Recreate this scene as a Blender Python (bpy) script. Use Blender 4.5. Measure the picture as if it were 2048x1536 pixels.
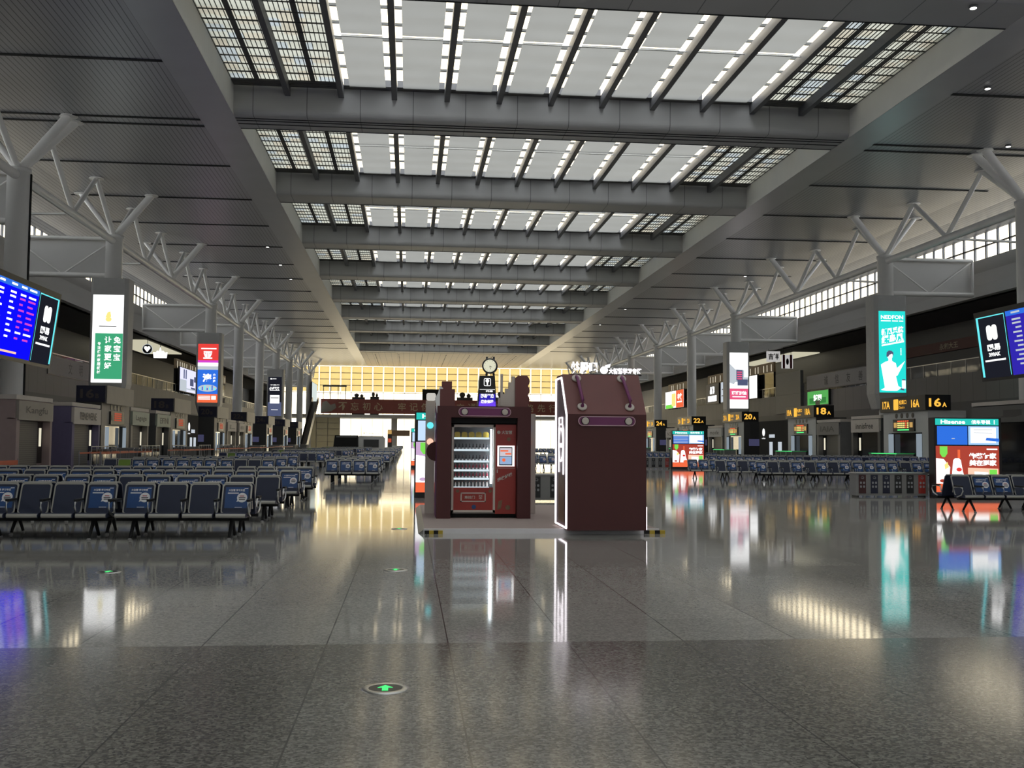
import bpy, math, random
from mathutils import Matrix, Vector
random.seed(7)
S = bpy.context.scene
COL = S.collection
for o in list(bpy.data.objects):
    bpy.data.objects.remove(o)

# ------------------------------------------------------------------ camera
F = 2080.0
cam = bpy.data.cameras.new('camera')
cam.sensor_fit = 'HORIZONTAL'; cam.sensor_width = 36.0; cam.lens = 36.0 * F / 2048.0
cam.clip_start = 0.1; cam.clip_end = 2000
co = bpy.data.objects.new('camera', cam); COL.objects.link(co)
RX = Vector((0.99507166, -0.09887527, 0.00748764))     # camera right, down, forward in world axes
RD = Vector((0.01306543, 0.05588602, -0.99835167))
RF = Vector((0.09829384, 0.99352928, 0.05690245))
m = Matrix.Identity(4)
for i in range(3):
    m[i][0] = RX[i]; m[i][1] = -RD[i]; m[i][2] = -RF[i]
m[0][3], m[1][3], m[2][3] = 0, 0, 1.6
co.matrix_world = m
S.camera = co

# ------------------------------------------------------------------ sky, exposure
S.view_settings.view_transform = 'Standard'; S.view_settings.look = 'None'
S.view_settings.gamma = 1.0; S.view_settings.use_curve_mapping = False
S.view_settings.exposure = 0.12
W = bpy.data.worlds.new('overcast_sky'); S.world = W; W.use_nodes = True
nt = W.node_tree; nt.nodes.clear()
out = nt.nodes.new('ShaderNodeOutputWorld'); bg = nt.nodes.new('ShaderNodeBackground')
tc = nt.nodes.new('ShaderNodeTexCoord'); sx = nt.nodes.new('ShaderNodeSeparateXYZ')
mr = nt.nodes.new('ShaderNodeMapRange'); mr.interpolation_type = 'SMOOTHSTEP'
mr.inputs['From Min'].default_value = 0.45; mr.inputs['From Max'].default_value = 0.95
mr.inputs['To Min'].default_value = 0.0; mr.inputs['To Max'].default_value = 1.0
mx = nt.nodes.new('ShaderNodeMix'); mx.data_type = 'RGBA'
mx.inputs[6].default_value = (4.1, 4.2, 4.3, 1); mx.inputs[7].default_value = (4.2, 3.5, 2.35, 1)
L = nt.links.new
L(tc.outputs['Generated'], sx.inputs[0]); L(sx.outputs['Y'], mr.inputs['Value'])
L(mr.outputs[0], mx.inputs['Factor']); L(mx.outputs[2], bg.inputs['Color'])
L(bg.outputs[0], out.inputs['Surface'])
cy = S.cycles
cy.use_denoising = True
cy.max_bounces = 9; cy.diffuse_bounces = 5; cy.glossy_bounces = 3; cy.transmission_bounces = 4
cy.transparent_max_bounces = 12
cy.sample_clamp_indirect = 6.0
cy.caustics_reflective = False; cy.caustics_refractive = False

# ------------------------------------------------------------------ materials
MATS = {}
def new_mat(name):
    mt = bpy.data.materials.new(name); mt.use_nodes = True
    nt = mt.node_tree; nt.nodes.clear()
    o = nt.nodes.new('ShaderNodeOutputMaterial')
    return mt, nt, o
def P(name, rgb, rough=0.6, metal=0.0, var=0.08, scale=3.0, spec=0.5, bump=0.0):
    """principled surface with a soft noise variation of its colour"""
    if name in MATS: return MATS[name]
    mt, nt, o = new_mat(name)
    b = nt.nodes.new('ShaderNodeBsdfPrincipled')
    b.inputs['Roughness'].default_value = rough; b.inputs['Metallic'].default_value = metal
    b.inputs['Specular IOR Level'].default_value = spec
    t = nt.nodes.new('ShaderNodeTexCoord'); n = nt.nodes.new('ShaderNodeTexNoise')
    n.inputs['Scale'].default_value = scale; n.inputs['Detail'].default_value = 3
    r = nt.nodes.new('ShaderNodeMix'); r.data_type = 'RGBA'
    r.inputs[6].default_value = tuple(c * (1 - var) for c in rgb) + (1,)
    r.inputs[7].default_value = tuple(min(1, c * (1 + var)) for c in rgb) + (1,)
    nt.links.new(t.outputs['Object'], n.inputs['Vector'])
    nt.links.new(n.outputs['Fac'], r.inputs['Factor']); nt.links.new(r.outputs[2], b.inputs['Base Color'])
    if bump:
        bp = nt.nodes.new('ShaderNodeBump'); bp.inputs['Strength'].default_value = bump
        nt.links.new(n.outputs['Fac'], bp.inputs['Height']); nt.links.new(bp.outputs[0], b.inputs['Normal'])
    nt.links.new(b.outputs[0], o.inputs['Surface'])
    MATS[name] = mt
    return mt
def EM(name, rgb, strength=1.0):
    """a light-giving surface (screens, lit signs, lamps)"""
    if name in MATS: return MATS[name]
    mt, nt, o = new_mat(name)
    e = nt.nodes.new('ShaderNodeEmission'); e.inputs['Color'].default_value = tuple(rgb) + (1,)
    e.inputs['Strength'].default_value = strength
    nt.links.new(e.outputs[0], o.inputs['Surface'])
    MATS[name] = mt
    return mt
def TL(name, rgb, checker=None, scale=1.0, face=(0.5, 0.49, 0.47)):
    """cloth or frosted pane that lets daylight through"""
    mt, nt, o = new_mat(name)
    tr = nt.nodes.new('ShaderNodeBsdfTranslucent'); df = nt.nodes.new('ShaderNodeBsdfDiffuse')
    mxs = nt.nodes.new('ShaderNodeMixShader'); mxs.inputs[0].default_value = 0.25
    df.inputs['Color'].default_value = tuple(face) + (1,)
    t = nt.nodes.new('ShaderNodeTexCoord')
    if checker:
        br = nt.nodes.new('ShaderNodeTexVoronoi'); br.inputs['Scale'].default_value = scale
        br.distance = 'CHEBYCHEV'; br.inputs['Randomness'].default_value = 0.3
        cr = nt.nodes.new('ShaderNodeValToRGB'); cr.color_ramp.interpolation = 'CONSTANT'
        cr.color_ramp.elements[0].color = tuple(checker[0]) + (1,)
        cr.color_ramp.elements[1].position = 0.18; cr.color_ramp.elements[1].color = tuple(rgb) + (1,)
        e = cr.color_ramp.elements.new(0.82); e.color = tuple(checker[1]) + (1,)
        sp = nt.nodes.new('ShaderNodeSeparateColor')
        nt.links.new(t.outputs['Object'], br.inputs['Vector']); nt.links.new(br.outputs['Color'], sp.inputs[0])
        nt.links.new(sp.outputs[0], cr.inputs[0]); nt.links.new(cr.outputs[0], tr.inputs['Color'])
    else:
        n = nt.nodes.new('ShaderNodeTexNoise'); n.inputs['Scale'].default_value = 0.35
        r = nt.nodes.new('ShaderNodeMix'); r.data_type = 'RGBA'
        r.inputs[6].default_value = tuple(c * .9 for c in rgb) + (1,); r.inputs[7].default_value = tuple(min(1, c * 1.08) for c in rgb) + (1,)
        nt.links.new(t.outputs['Object'], n.inputs['Vector']); nt.links.new(n.outputs['Fac'], r.inputs['Factor'])
        nt.links.new(r.outputs[2], tr.inputs['Color'])
    nt.links.new(tr.outputs[0], mxs.inputs[1]); nt.links.new(df.outputs[0], mxs.inputs[2])
    nt.links.new(mxs.outputs[0], o.inputs['Surface'])
    MATS[name] = mt
    return mt
def GL(name, rgb=(0.95, 0.97, 0.97), refl=0.08):
    """thin clear glazing"""
    mt, nt, o = new_mat(name)
    tr = nt.nodes.new('ShaderNodeBsdfTransparent'); tr.inputs['Color'].default_value = tuple(rgb) + (1,)
    g = nt.nodes.new('ShaderNodeBsdfGlossy'); g.inputs['Roughness'].default_value = 0.03
    n = nt.nodes.new('ShaderNodeTexNoise'); n.inputs['Scale'].default_value = 0.4
    ma = nt.nodes.new('ShaderNodeMath'); ma.operation = 'MULTIPLY'; ma.inputs[1].default_value = refl * 2
    mxs = nt.nodes.new('ShaderNodeMixShader')
    nt.links.new(n.outputs['Fac'], ma.inputs[0]); nt.links.new(ma.outputs[0], mxs.inputs[0])
    nt.links.new(tr.outputs[0], mxs.inputs[1]); nt.links.new(g.outputs[0], mxs.inputs[2])
    nt.links.new(mxs.outputs[0], o.inputs['Surface'])
    MATS[name] = mt
    return mt

def floor_material():
    mt, nt, o = new_mat('polished granite floor')
    b = nt.nodes.new('ShaderNodeBsdfPrincipled')
    t = nt.nodes.new('ShaderNodeTexCoord'); s = nt.nodes.new('ShaderNodeSeparateXYZ')
    nt.links.new(t.outputs['Object'], s.inputs[0])
    def node(k, **kw):
        n = nt.nodes.new(k)
        for a, v in kw.items(): setattr(n, a, v)
        return n
    def math_(op, a, bb=None):
        n = node('ShaderNodeMath', operation=op)
        for i, v in enumerate((a, bb)):
            if v is None: continue
            if isinstance(v, (int, float)): n.inputs[i].default_value = v
            else: nt.links.new(v, n.inputs[i])
        return n.outputs[0]
    def mix(f, a, bb, blend='MIX'):
        n = node('ShaderNodeMix', data_type='RGBA', blend_type=blend)
        for i, v in ((0, f), (6, a), (7, bb)):
            if isinstance(v, (int, float)): n.inputs[i].default_value = v
            elif isinstance(v, tuple): n.inputs[i].default_value = v + (1,)
            else: nt.links.new(v, n.inputs[i])
        return n.outputs[2]
    # granite speckle: fine grains and larger dark crystals
    v1 = node('ShaderNodeTexVoronoi'); v1.inputs['Scale'].default_value = 55
    nt.links.new(t.outputs['Object'], v1.inputs['Vector'])
    n1 = node('ShaderNodeTexNoise'); n1.inputs['Scale'].default_value = 26; n1.inputs['Detail'].default_value = 5; n1.inputs['Roughness'].default_value = .75
    nt.links.new(t.outputs['Object'], n1.inputs['Vector'])
    sc = node('ShaderNodeSeparateColor'); nt.links.new(v1.outputs['Color'], sc.inputs[0])
    r1 = node('ShaderNodeValToRGB'); r1.color_ramp.elements[0].position = .25; r1.color_ramp.elements[1].position = .8
    g = math_('ADD', math_('MULTIPLY', sc.outputs[0], .5), math_('MULTIPLY', n1.outputs['Fac'], .5))
    nt.links.new(g, r1.inputs[0])
    light = mix(r1.outputs[0], (0.27, 0.262, 0.243), (0.47, 0.457, 0.42))
    dark = mix(r1.outputs[0], (0.075, 0.073, 0.066), (0.26, 0.25, 0.225))
    # the band of darker, coarser stone nearest the entrance
    isdark = math_('LESS_THAN', s.outputs['Y'], 8.43)
    base = mix(isdark, light, dark)
    # per-slab tone
    fx = math_('FLOOR', math_('DIVIDE', math_('ADD', s.outputs['X'], 0.63), 0.96)); fy = math_('FLOOR', math_('DIVIDE', math_('ADD', s.outputs['Y'], 0.6), 1.005))
    cx = node('ShaderNodeCombineXYZ'); nt.links.new(fx, cx.inputs[0]); nt.links.new(fy, cx.inputs[1])
    wn = node('ShaderNodeTexWhiteNoise'); nt.links.new(cx.outputs[0], wn.inputs['Vector'])
    tone = math_('ADD', math_('MULTIPLY', wn.outputs['Value'], .14), .93)
    tcol = node('ShaderNodeCombineColor')
    for i in range(3): nt.links.new(tone, tcol.inputs[i])
    base = mix(1.0, base, tcol.outputs[0], 'MULTIPLY')
    # joints along the hall (strong) and across (faint)
    def joint(axis, off, pitch, w):
        f = math_('FRACT', math_('DIVIDE', math_('ADD', s.outputs[axis], off), pitch))
        return math_('LESS_THAN', f, w / pitch)
    jx = joint('X', 0.63, 0.96, 0.011); jy = joint('Y', 0.6, 1.005, 0.006)
    base = mix(math_('MULTIPLY', jx, .8), base, (0.03, 0.03, 0.03))
    base = mix(math_('MULTIPLY', jy, .35), base, (0.05, 0.05, 0.05))
    nt.links.new(base, b.inputs['Base Color'])
    n2 = node('ShaderNodeTexNoise'); n2.inputs['Scale'].default_value = .7; n2.inputs['Detail'].default_value = 4
    nt.links.new(t.outputs['Object'], n2.inputs['Vector'])
    rough = math_('ADD', math_('ADD', math_('MULTIPLY', n2.outputs['Fac'], .04), .045), math_('MULTIPLY', isdark, .06))
    nt.links.new(math_('SUBTRACT', .60, math_('MULTIPLY', isdark, .22)), b.inputs['Specular IOR Level'])
    nt.links.new(rough, b.inputs['Roughness'])
    nt.links.new(b.outputs[0], o.inputs['Surface'])
    return mt
def ribbed_material(name, rgb, axis='X', pitch=0.33, w=0.06, rough=0.5, metal=0.0):
    """sheet strips with open dark joints between them"""
    mt, nt, o = new_mat(name)
    b = nt.nodes.new('ShaderNodeBsdfPrincipled'); b.inputs['Roughness'].default_value = rough; b.inputs['Metallic'].default_value = metal
    t = nt.nodes.new('ShaderNodeTexCoord'); s = nt.nodes.new('ShaderNodeSeparateXYZ'); nt.links.new(t.outputs['Object'], s.inputs[0])
    d = nt.nodes.new('ShaderNodeMath'); d.operation = 'DIVIDE'; d.inputs[1].default_value = pitch
    f = nt.nodes.new('ShaderNodeMath'); f.operation = 'FRACT'; l = nt.nodes.new('ShaderNodeMath'); l.operation = 'LESS_THAN'; l.inputs[1].default_value = w / pitch
    nt.links.new(s.outputs[axis], d.inputs[0]); nt.links.new(d.outputs[0], f.inputs[0]); nt.links.new(f.outputs[0], l.inputs[0])
    n = nt.nodes.new('ShaderNodeTexNoise'); n.inputs['Scale'].default_value = .3; nt.links.new(t.outputs['Object'], n.inputs['Vector'])
    a = nt.nodes.new('ShaderNodeMix'); a.data_type = 'RGBA'; a.inputs[6].default_value = tuple(c * .92 for c in rgb) + (1,); a.inputs[7].default_value = tuple(min(1, c * 1.08) for c in rgb) + (1,)
    nt.links.new(n.outputs['Fac'], a.inputs['Factor'])
    r = nt.nodes.new('ShaderNodeMix'); r.data_type = 'RGBA'; r.inputs[7].default_value = tuple(c * .35 for c in rgb) + (1,)
    nt.links.new(l.outputs[0], r.inputs['Factor']); nt.links.new(a.outputs[2], r.inputs[6]); nt.links.new(r.outputs[2], b.inputs['Base Color'])
    nt.links.new(b.outputs[0], o.inputs['Surface'])
    MATS[name] = mt
    return mt

M_floor = floor_material()
M_ceil = ribbed_material('ribbed ceiling strips', (0.47, 0.47, 0.485), 'X', .33, .05, .38, .25)
M_ceil_far = ribbed_material('far ceiling panels', (0.70, 0.58, 0.42), 'X', 1.43, .05)
M_soffit = P('soffit sheet', (0.54, 0.54, 0.555), .35, .3, .06, .5)
M_beam = ribbed_material('beam cladding', (0.42, 0.42, 0.415), 'X', 3.3417, .05, .45)
M_upstand = P('skylight upstand', (0.72, 0.71, 0.67), .6, 0, .06, .6)
M_slot = P('dark slot', (0.015, 0.015, 0.016), .8)
M_rib = P('dark grey rib', (0.11, 0.11, 0.115), .5)
M_grid = P('grille bars', (0.07, 0.07, 0.065), .6)
M_shade = TL('white shade cloth', (0.148, 0.147, 0.140))
M_frost = TL('tinted skylight panes', (0.255, 0.255, 0.222), ((0.245, 0.226, 0.185), (0.215, 0.235, 0.245)), .9)
M_blind = TL('cream blind cloth', (0.42, 0.33, 0.145), None, 1, (0.55, 0.42, 0.25))
M_glass = GL('clear glazing')
M_dglass = P('dark shop glass', (0.012, 0.013, 0.014), .06, 0, .1, 1)
M_steel = P('painted white steel', (0.90, 0.885, 0.855), .4, 0, .05, .8)
M_col = P('white column cladding', (0.78, 0.765, 0.735), .4, 0, .05, .4)
M_wall = P('pale wall cladding', (0.62, 0.61, 0.59), .6, 0, .06, .2)
M_wall_d = P('dark wall cladding', (0.10, 0.10, 0.10), .5, 0, .1, .4)
M_clad = ribbed_material('grey fascia cladding', (0.17, 0.165, 0.16), 'Y', 2.1, .04)
M_beige = P('beige stone cladding', (0.33, 0.30, 0.26), .5, 0, .12, .8)
M_black = P('black housing', (0.012, 0.012, 0.013), .4)
M_blackm = P('black matt', (0.006, 0.006, 0.006), .8)
M_navy = P('navy sign sheet', (0.010, 0.012, 0.035), .4)
M_chrome = P('brushed steel', (0.55, 0.55, 0.54), .3, 1.0, .06, 6)
M_grey = P('mid grey sheet', (0.22, 0.215, 0.21), .5)
M_maroon = P('maroon board', (0.080, 0.017, 0.017), .55, 0, .08, 2)
M_maroon2 = P('maroon roof board', (0.17, 0.055, 0.050), .55, 0, .08, 2)
M_purple = P('purple plastic', (0.19, 0.035, 0.13), .45)
M_pinkline = P('pale pink edge', (0.62, 0.40, 0.46), .5)
M_cream = P('cream board', (0.62, 0.56, 0.50), .55)
M_carpet = P('pinkish grey carpet', (0.36, 0.29, 0.26), .9, 0, .12, 40)
M_red = P('red vinyl', (0.36, 0.035, 0.025), .4, 0, .1, 2)
M_pad = P('navy seat pad', (0.0115, 0.0175, 0.045), .55, 0, .1, 8)
M_rim = P('pale aluminium rim', (0.42, 0.41, 0.375), .35, .4, .05, 6)
M_stick = P('blue sticker', (0.014, 0.062, 0.20), .35, 0, .12, 4)
M_white = P('white print', (0.75, 0.74, 0.76), .5)
M_green = P('green seat pad', (0.16, 0.26, 0.03), .55)
M_gold = P('dull gold letters', (0.60, 0.49, 0.32), .45)
M_banner = P('dull red fascia', (0.32, 0.09, 0.075), .55, 0, .1, .4)
M_pinkkiosk = P('pinkish panel', (0.36, 0.27, 0.26), .55)
M_purplekiosk = P('violet grey panel', (0.15, 0.13, 0.24), .55)
M_shutter = ribbed_material('roller shutter', (0.16, 0.145, 0.13), 'Z', .12, .02)
M_lbox = P('light box sheet', (0.46, 0.455, 0.44), .45)
M_print = P('grey print', (0.05, 0.05, 0.05), .5)
M_brown = P('bottle picture brown', (0.22, 0.13, 0.07), .5, 0, .5, 9)
M_orange = P('orange barrier tape', (0.50, 0.09, 0.03), .5)
M_yellow = P('yellow hazard tape', (0.50, 0.36, 0.03), .5)
E_white = EM('lit white', (1, 1, 1), 1.3)
E_neon = EM('white neon', (1.0, 0.93, 0.98), 2.2)
E_cream = EM('warm lit ceiling', (1.0, 0.93, 0.72), .75)
E_amber = EM('amber letters', (1.0, 0.52, 0.07), 1.0)
E_dimamber = EM('dim amber letters', (0.9, 0.55, 0.18), .55)
E_blue = EM('screen blue', (0.004, 0.004, 0.95), 1.0)
E_blue2 = EM('screen deep blue', (0.03, 0.02, 0.40), 1.0)
E_screenblk = EM('screen near black', (0.012, 0.013, 0.02), 1.0)
E_cyan = EM('screen cyan', (0.15, 0.85, 0.92), 1.0)
E_teal = EM('lit teal', (0.03, 0.60, 0.52), .9)
E_turq = EM('lit turquoise', (0.02, 0.72, 0.66), 1.0)
E_red = EM('lit red', (0.85, 0.06, 0.05), .9)
E_redorange = EM('lit red orange', (0.95, 0.16, 0.06), .9)
E_green = EM('lit green', (0.05, 0.36, 0.18), 1.0)
E_bgreen = EM('lit bright green', (0.22, 0.80, 0.10), .9)
E_led = EM('green led line', (0.10, 0.95, 0.25), 1.0)
E_magenta = EM('lit magenta', (0.65, 0.06, 0.60), 1.0)
E_violet = EM('lit violet', (0.16, 0.06, 0.85), 1.0)
E_sblue = EM('lit sky blue', (0.03, 0.16, 0.72), 1.0)
E_pink = EM('lit pink', (0.78, 0.10, 0.22), 1.0)
E_peach = EM('lit peach', (1.0, 0.55, 0.40), 1.1)
E_yel = EM('lit yellow', (0.95, 0.80, 0.25), 1.0)
E_pale = EM('lit pale grey', (0.62, 0.68, 0.74), .8)
E_poster = EM('dim lit poster', (0.40, 0.48, 0.55), .55)
E_dusk = EM('lit dusk blue', (0.10, 0.12, 0.22), .8)

# ------------------------------------------------------------------ mesh building
class MB:
    def __init__(s): s.v = []; s.f = []; s.m = []; s.sm = []
    def add(s, vs, fs, mi=0, smooth=False):
        b = len(s.v); s.v.extend(tuple(p) for p in vs)
        for f in fs: s.f.append(tuple(b + i for i in f)); s.m.append(mi); s.sm.append(smooth)
        return s
    def box(s, x0, x1, y0, y1, z0, z1, mi=0):
        x0, x1 = min(x0, x1), max(x0, x1); y0, y1 = min(y0, y1), max(y0, y1); z0, z1 = min(z0, z1), max(z0, z1)
        v = [(x, y, z) for z in (z0, z1) for y in (y0, y1) for x in (x0, x1)]
        return s.add(v, [(0, 2, 3, 1), (4, 5, 7, 6), (0, 1, 5, 4), (2, 6, 7, 3), (0, 4, 6, 2), (1, 3, 7, 5)], mi)
    def quad(s, pts, mi=0): return s.add(pts, [tuple(range(len(pts)))], mi)
    def prism(s, poly, o, u, w, d, mi=0, mside=None):
        """polygon (a,b) -> o+a*u+b*w, extruded by vector d"""
        o, u, w, d = Vector(o), Vector(u), Vector(w), Vector(d); n = len(poly)
        a = [o + u * p[0] + w * p[1] for p in poly]; b = [p + d for p in a]
        s.add(a + b, [tuple(range(n))[::-1], tuple(range(n, 2 * n))], mi)
        s.add(a + b, [(i, (i + 1) % n, n + (i + 1) % n, n + i) for i in range(n)], mi if mside is None else mside)
        return s
    def tube(s, p0, p1, r, n=10, mi=0, r1=None, cap=True):
        p0, p1 = Vector(p0), Vector(p1); r1 = r if r1 is None else r1
        d = (p1 - p0).normalized(); a = d.orthogonal().normalized(); b = d.cross(a)
        v = []
        for p, rr in ((p0, r), (p1, r1)):
            for i in range(n):
                t = 2 * math.pi * i / n; v.append(p + a * (rr * math.cos(t)) + b * (rr * math.sin(t)))
        s.add(v, [(i, (i + 1) % n, n + (i + 1) % n, n + i) for i in range(n)], mi, True)
        if cap: s.add(v, [tuple(range(n))[::-1], tuple(range(n, 2 * n))], mi)
        return s
    def path(s, pts, r, n=8, mi=0):
        pts = [Vector(p) for p in pts]; rings = []
        for i, p in enumerate(pts):
            d = (pts[min(i + 1, len(pts) - 1)] - pts[max(i - 1, 0)]).normalized()
            a = d.cross(Vector((0.31, 0.17, 0.93))).normalized(); b = d.cross(a)
            rings.append([p + a * (r * math.cos(2 * math.pi * k / n)) + b * (r * math.sin(2 * math.pi * k / n)) for k in range(n)])
        v = [q for ring in rings for q in ring]; f = []
        for i in range(len(pts) - 1):
            for k in range(n): f.append((i * n + k, i * n + (k + 1) % n, (i + 1) * n + (k + 1) % n, (i + 1) * n + k))
        s.add(v, f, mi, True)
        s.add(v, [tuple(range(n))[::-1], tuple(range(len(v) - n, len(v)))], mi)
        return s
    def lathe(s, prof, c, n=20, mi=0, axis=(0, 0, 1)):
        ax = Vector(axis).normalized(); a = ax.orthogonal().normalized(); b = ax.cross(a); c = Vector(c); v = []; f = []
        for r, h in prof:
            for k in range(n):
                t = 2 * math.pi * k / n; v.append(c + ax * h + a * (r * math.cos(t)) + b * (r * math.sin(t)))
        for i in range(len(prof) - 1):
            for k in range(n): f.append((i * n + k, i * n + (k + 1) % n, (i + 1) * n + (k + 1) % n, (i + 1) * n + k))
        s.add(v, f, mi, True)
        s.add(v, [tuple(range(n))[::-1], tuple(range(len(v) - n, len(v)))], mi)
        return s
    def disc(s, c, u, w, r, mi=0, n=24, r2=None):
        c, u, w = Vector(c), Vector(u), Vector(w); r2 = r if r2 is None else r2
        return s.quad([c + u * (r * math.cos(2 * math.pi * i / n)) + w * (r2 * math.sin(2 * math.pi * i / n)) for i in range(n)], mi)
    def text(s, body, o, u, w, h=None, width=None, mi=0, bold=0.0, align='L', valign='C'):
        """lettering: o anchor, u/w unit vectors to the right and up; glyph height h and/or full width"""
        vs, fs, bb = glyphs(body, bold)
        x0, y0, x1, y1 = bb; sw, sh = max(x1 - x0, 1e-4), max(y1 - y0, 1e-4)
        if h is None: ky = kx = width / sw
        else:
            ky = h / sh; kx = ky if width is None else width / sw
        ox = {'L': 0, 'C': -sw * kx / 2, 'R': -sw * kx}[align]; oy = {'B': 0, 'C': -sh * ky / 2}[valign]
        o, u, w = Vector(o), Vector(u), Vector(w)
        return s.add([o + u * ((p[0] - x0) * kx + ox) + w * ((p[1] - y0) * ky + oy) for p in vs], fs, mi)
    def build(s, name, mats, parent=None, local=False):
        me = bpy.data.meshes.new(name); me.from_pydata(s.v, [], s.f)
        for mt in (mats if isinstance(mats, (list, tuple)) else [mats]): me.materials.append(mt)
        me.polygons.foreach_set('material_index', s.m); me.polygons.foreach_set('use_smooth', s.sm)
        me.update()
        o = bpy.data.objects.new(name, me); COL.objects.link(o)
        if parent is not None:
            o.parent = parent
            if not local and parent.type == 'EMPTY': o.location = -Vector(parent.location)
        return o
_G = {}
def glyphs(body, bold):
    k = (body, bold)
    if k not in _G:
        cu = bpy.data.curves.new('lettering', 'FONT'); cu.body = body; cu.resolution_u = 2; cu.offset = bold
        cu.fill_mode = 'FRONT'
        o = bpy.data.objects.new('lettering', cu); COL.objects.link(o)
        me = bpy.data.meshes.new_from_object(o.evaluated_get(bpy.context.evaluated_depsgraph_get()))
        vs = [(v.co.x, v.co.y) for v in me.vertices]; fs = [tuple(p.vertices) for p in me.polygons]
        bpy.data.objects.remove(o); bpy.data.curves.remove(cu); bpy.data.meshes.remove(me)
        if not vs: vs = [(0, 0), (1, 0), (1, 1)]; fs = [(0, 1, 2)]
        _G[k] = (vs, fs, (min(v[0] for v in vs), min(v[1] for v in vs), max(v[0] for v in vs), max(v[1] for v in vs)))
    return _G[k]
def tag(o, label, cat, group=None):
    o['label'] = label; o['category'] = cat
    if group: o['group'] = group
    return o
def thing(name, label, cat, loc, group=None, rotz=0):
    o = bpy.data.objects.new(name, None); COL.objects.link(o); o.empty_display_size = .2
    o.location = loc; o.rotation_euler = (0, 0, rotz)
    return tag(o, label, cat, group)
def struct(o):
    o['kind'] = 'structure'; return o
def kids(o): return [c for c in o.children]
def copy_tree(o, parent=None):
    c = o.copy(); COL.objects.link(c)
    if parent is not None: c.parent = parent
    for ch in kids(o): copy_tree(ch, c)
    return c
ORD = ['first', 'second', 'third', 'fourth', 'fifth', 'sixth', 'seventh', 'eighth', 'ninth', 'tenth', 'eleventh', 'twelfth', 'thirteenth', 'fourteenth', 'fifteenth', 'sixteenth', 'seventeenth', 'eighteenth', 'nineteenth', 'twentieth']
XU, YU, ZU = (1, 0, 0), (0, 1, 0), (0, 0, 1)
def rrect(w, h, r, n=5):
    p = []
    for cx, cy, a0 in ((w / 2 - r, h / 2 - r, 0), (-w / 2 + r, h / 2 - r, 90), (-w / 2 + r, -h / 2 + r, 180), (w / 2 - r, -h / 2 + r, 270)):
        for i in range(n + 1):
            a = math.radians(a0 + 90 * i / n); p.append((cx + r * math.cos(a), cy + r * math.sin(a)))
    return p
def mxx(x, right): return x if right else 17.7 - x     # the hall is symmetric about x = 8.85

# ------------------------------------------------------------------ setting: floor, ceiling, skylights
Y0, Y1 = -30.0, 283.0
XL, XR = -11.2, 28.9                 # edges of the skylight opening
ZC = 22.1                            # ceiling
struct(MB().box(-46, 64, Y0, Y1 + 30, -0.3, 0).build('floor', M_floor))
BEAM = [68.6 + 21.2 * k for k in range(-4, 9)]         # rear edges of the cross beams
COLY = [67.3 + 21.4 * k for k in range(0, 10)]
for right in (False, True):
    nm = 'right' if right else 'left'
    X = lambda x: mxx(x, right)
    e = MB()
    e.box(X(31.2), X(45.5), Y0, Y1, ZC, ZC + .3)
    pts = [(45.5, 22.1), (48.8, 21.95), (51.2, 21.6), (52.4, 21.2)]
    for (a, za), (b, zb) in zip(pts, pts[1:]):
        e.quad([(X(a), Y0, za), (X(b), Y0, zb), (X(b), Y1, zb), (X(a), Y1, za)])
    ce = struct(e.build('ceiling_' + nm, M_ceil))
    MB().box(X(28.93), X(31.2), Y0, Y1, ZC - .02, ZC + .28).build('soffit_edge', M_soffit, ce)
    for k in range(-6, 20):
        y = 67.5 + 10.8 * k
        if y < 30 or y > 240: continue
        if k % 2 == 0 and k < 1:
            for dy in (-.5, .9): MB().box(X(31.2), X(46), y + dy - .12, y + dy + .12, ZC - .05, ZC).build('air_slot', M_slot, ce)
        else:
            MB().box(X(31.2), X(46), y - .13, y + .13, ZC - .05, ZC).build('air_slot', M_slot, ce)
    up = MB(); xx = X(28.9)
    up.quad([(xx, Y0, ZC - .02), (xx, BEAM[-1], ZC - .02), (xx, BEAM[-1], 25.6), (xx, Y0, 25.6)])
    struct(up.build('wall_skylight_' + nm, M_upstand))
fc = MB(); fc.box(XL, XR, BEAM[-1], Y1, ZC, ZC + .3); fc.box(XL, XR, Y0, BEAM[0] - 2, ZC, ZC + .3)
fcl = struct(fc.build('ceiling_far', M_ceil_far))
for x in (-8, -2.5, 3, 8.5, 14, 19.5, 25):
    sl = MB()
    for j in range(9): sl.box(x - .07, x + .07, 243 + j * 4.2, 243 + j * 4.2 + 2.0, ZC - .03, ZC)
    sl.build('air_slot', M_slot, fcl)
for i, yb in enumerate(BEAM):
    joint = (i == 4)
    b = MB(); yf = yb - 3.05; pr = []
    # curved nose towards the entrance, flat underside
    for t in range(7):
        a = t / 6 * math.pi / 2
        pr.append((yf - .02 + .32 * (1 - math.cos(a)), 22.1 + .42 * (1 - math.sin(a))))
    prof = [(yf - .05, 23.95)] + pr + [(yb, 22.1), (yb, 23.95)]
    b.prism([(p[0], p[1]) for p in prof], (XL, 0, 0), YU, ZU, (XR - XL, 0, 0), 0)
    bo = struct(b.build('ceiling_beam', M_beam))
    g = MB(); g.box(XL, XR, yb - .06, yb + .02, 22.07, 22.1)
    if joint:
        for d in (1.05, 1.75, 2.2): g.box(XL, XR, yb - d - .07, yb - d + .05, 22.07, 22.11)
    g.build('beam_joint', M_slot, bo)
NB = 12; BW = (XR - XL) / NB
grille_mesh = frost_mesh = None
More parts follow.
